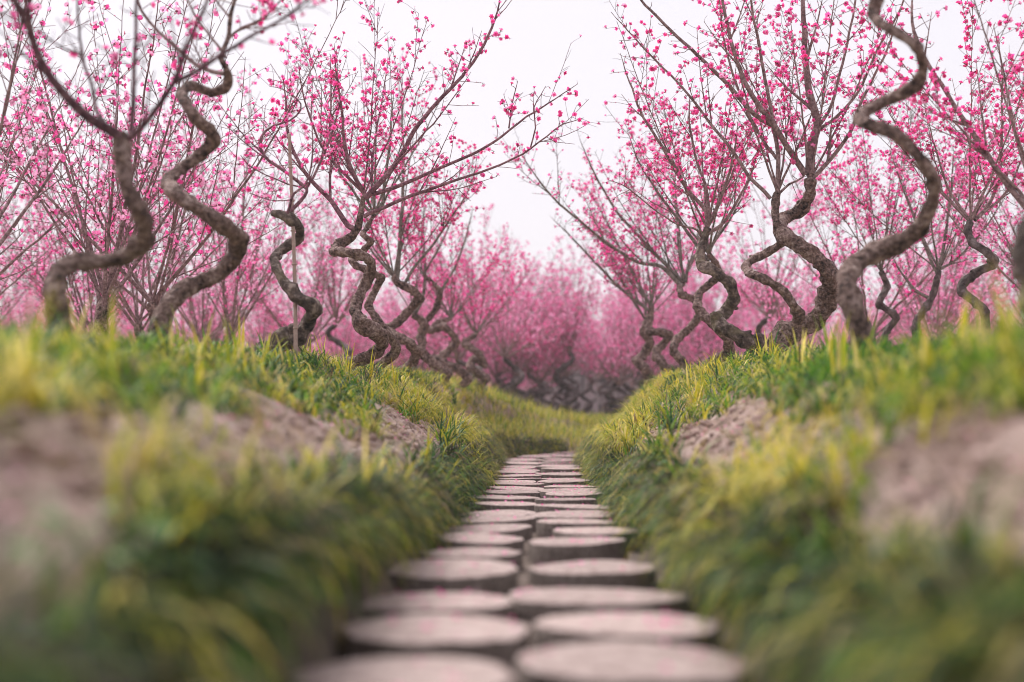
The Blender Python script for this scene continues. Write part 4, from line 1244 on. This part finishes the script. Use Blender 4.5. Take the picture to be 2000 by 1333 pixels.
for (side, y, u, n, sz, c, what) in [(-1, 2.0, 0.47, 9, 0.055, (0.22, 0.30, 0.17), 'pale'), (-1, 2.6, 0.46, 7, 0.05, (0.10, 0.17, 0.05), 'dark'), (1, 4.9, 0.46, 7, 0.045, (0.30, 0.38, 0.27), 'pale'), (1, 1.7, 0.50, 8, 0.06, (0.10, 0.16, 0.05), 'dark'), (1, 2.3, 0.46, 8, 0.05, (0.11, 0.19, 0.05), 'dark'), (-1, 3.6, 0.47, 8, 0.045, (0.11, 0.19, 0.05), 'dark'), (-1, 1.5, 0.56, 7, 0.055, (0.12, 0.2, 0.06), 'dark')] + [((-1, 1)[k % 2], rnd.uniform(1.5, 7.5), rnd.uniform(0.44, 0.56), rnd.randint(5, 10), rnd.uniform(0.03, 0.055), (0.10 * g, 0.20 * g, 0.045 * g), 'dark') for k, g in enumerate((0.8, 1.2, 1.0, 0.7, 1.3, 1.0, 0.9, 1.4, 1.1, 0.8, 1.2, 1.0, 1.3, 0.9))]:
    w = 'bamboo stake side' if side < 0 else 'burled tree side'
    weed(float(path_x(y)) + side * u, y, n, sz, c, '%s broad-leaved weed low on the %s bank face' % ('pale grey-green' if what == 'pale' else 'dark green', w), '%s weeds on the %s' % (what, w), side)

# ------------------------------------------------------------------ fallen petals
def petals():
    b = MB()
    P, N, Zs = [], [], []
    for (x, y, r, zt) in STONES:
        for _ in range(rng.poisson(13)):
            a, q = rng.uniform(0, 6.28), r * 0.9 * math.sqrt(rng.random())
            P.append((x + q * math.cos(a), y + q * math.sin(a), zt + 0.006)); Zs.append(0.013)
    for _ in range(2400):
        y = rng.uniform(1, 14); side = rng.choice((-1, 1)); u = rng.uniform(0.5, 1.3)
        x = float(path_x(y)) + side * u
        P.append((x, y, float(ground_z(x, y)) + 0.01)); Zs.append(0.012)
    P = np.array(P); n = len(P)
    N = np.stack((rng.normal(0, .25, n), rng.normal(0, .25, n), np.ones(n)), -1)
    V = np.array([(-.5, 0, 0), (0, -.42, .1), (.55, 0, .2), (0, .42, .1)]); T = np.array([(0, 1, 2), (0, 2, 3)])
    scatter(b, V, T, P, N, np.array(Zs) * rng.uniform(.7, 1.3, n), PINKS[rng.integers(0, 4, n)])
    o = b.build('fallen_petals', M['petal'], smooth=False)
    tag(o, 'loose pink petals fallen on the stones and soil', 'petals', kind='stuff')
petals()
# ------------------------------------------------------------------ the damp spring air over the orchard
def haze():
    b = MB()
    box(b, (0, 58, 4.4), (130, 136, 12.0))
    m, n, out = material('haze')
    v = nd(n, 'ShaderNodeVolumePrincipled', Density=0.0022, Anisotropy=0.2)
    v.inputs['Color'].default_value = (0.97, 0.95, 0.985, 1)
    n.links.new(v.outputs[0], out.inputs['Volume'])
    o = b.build('haze', m, smooth=False)
    tag(o, 'thin pale spring haze hanging over the whole orchard', 'haze', kind='stuff')
haze()
tris = 0
for me in bpy.data.meshes:
    tris += sum(1 for _ in ()) + (len(me.loops) - 2 * len(me.polygons))
print('TRIANGLES', tris, 'OBJECTS', len(bpy.data.objects), 'FAR', cnt)
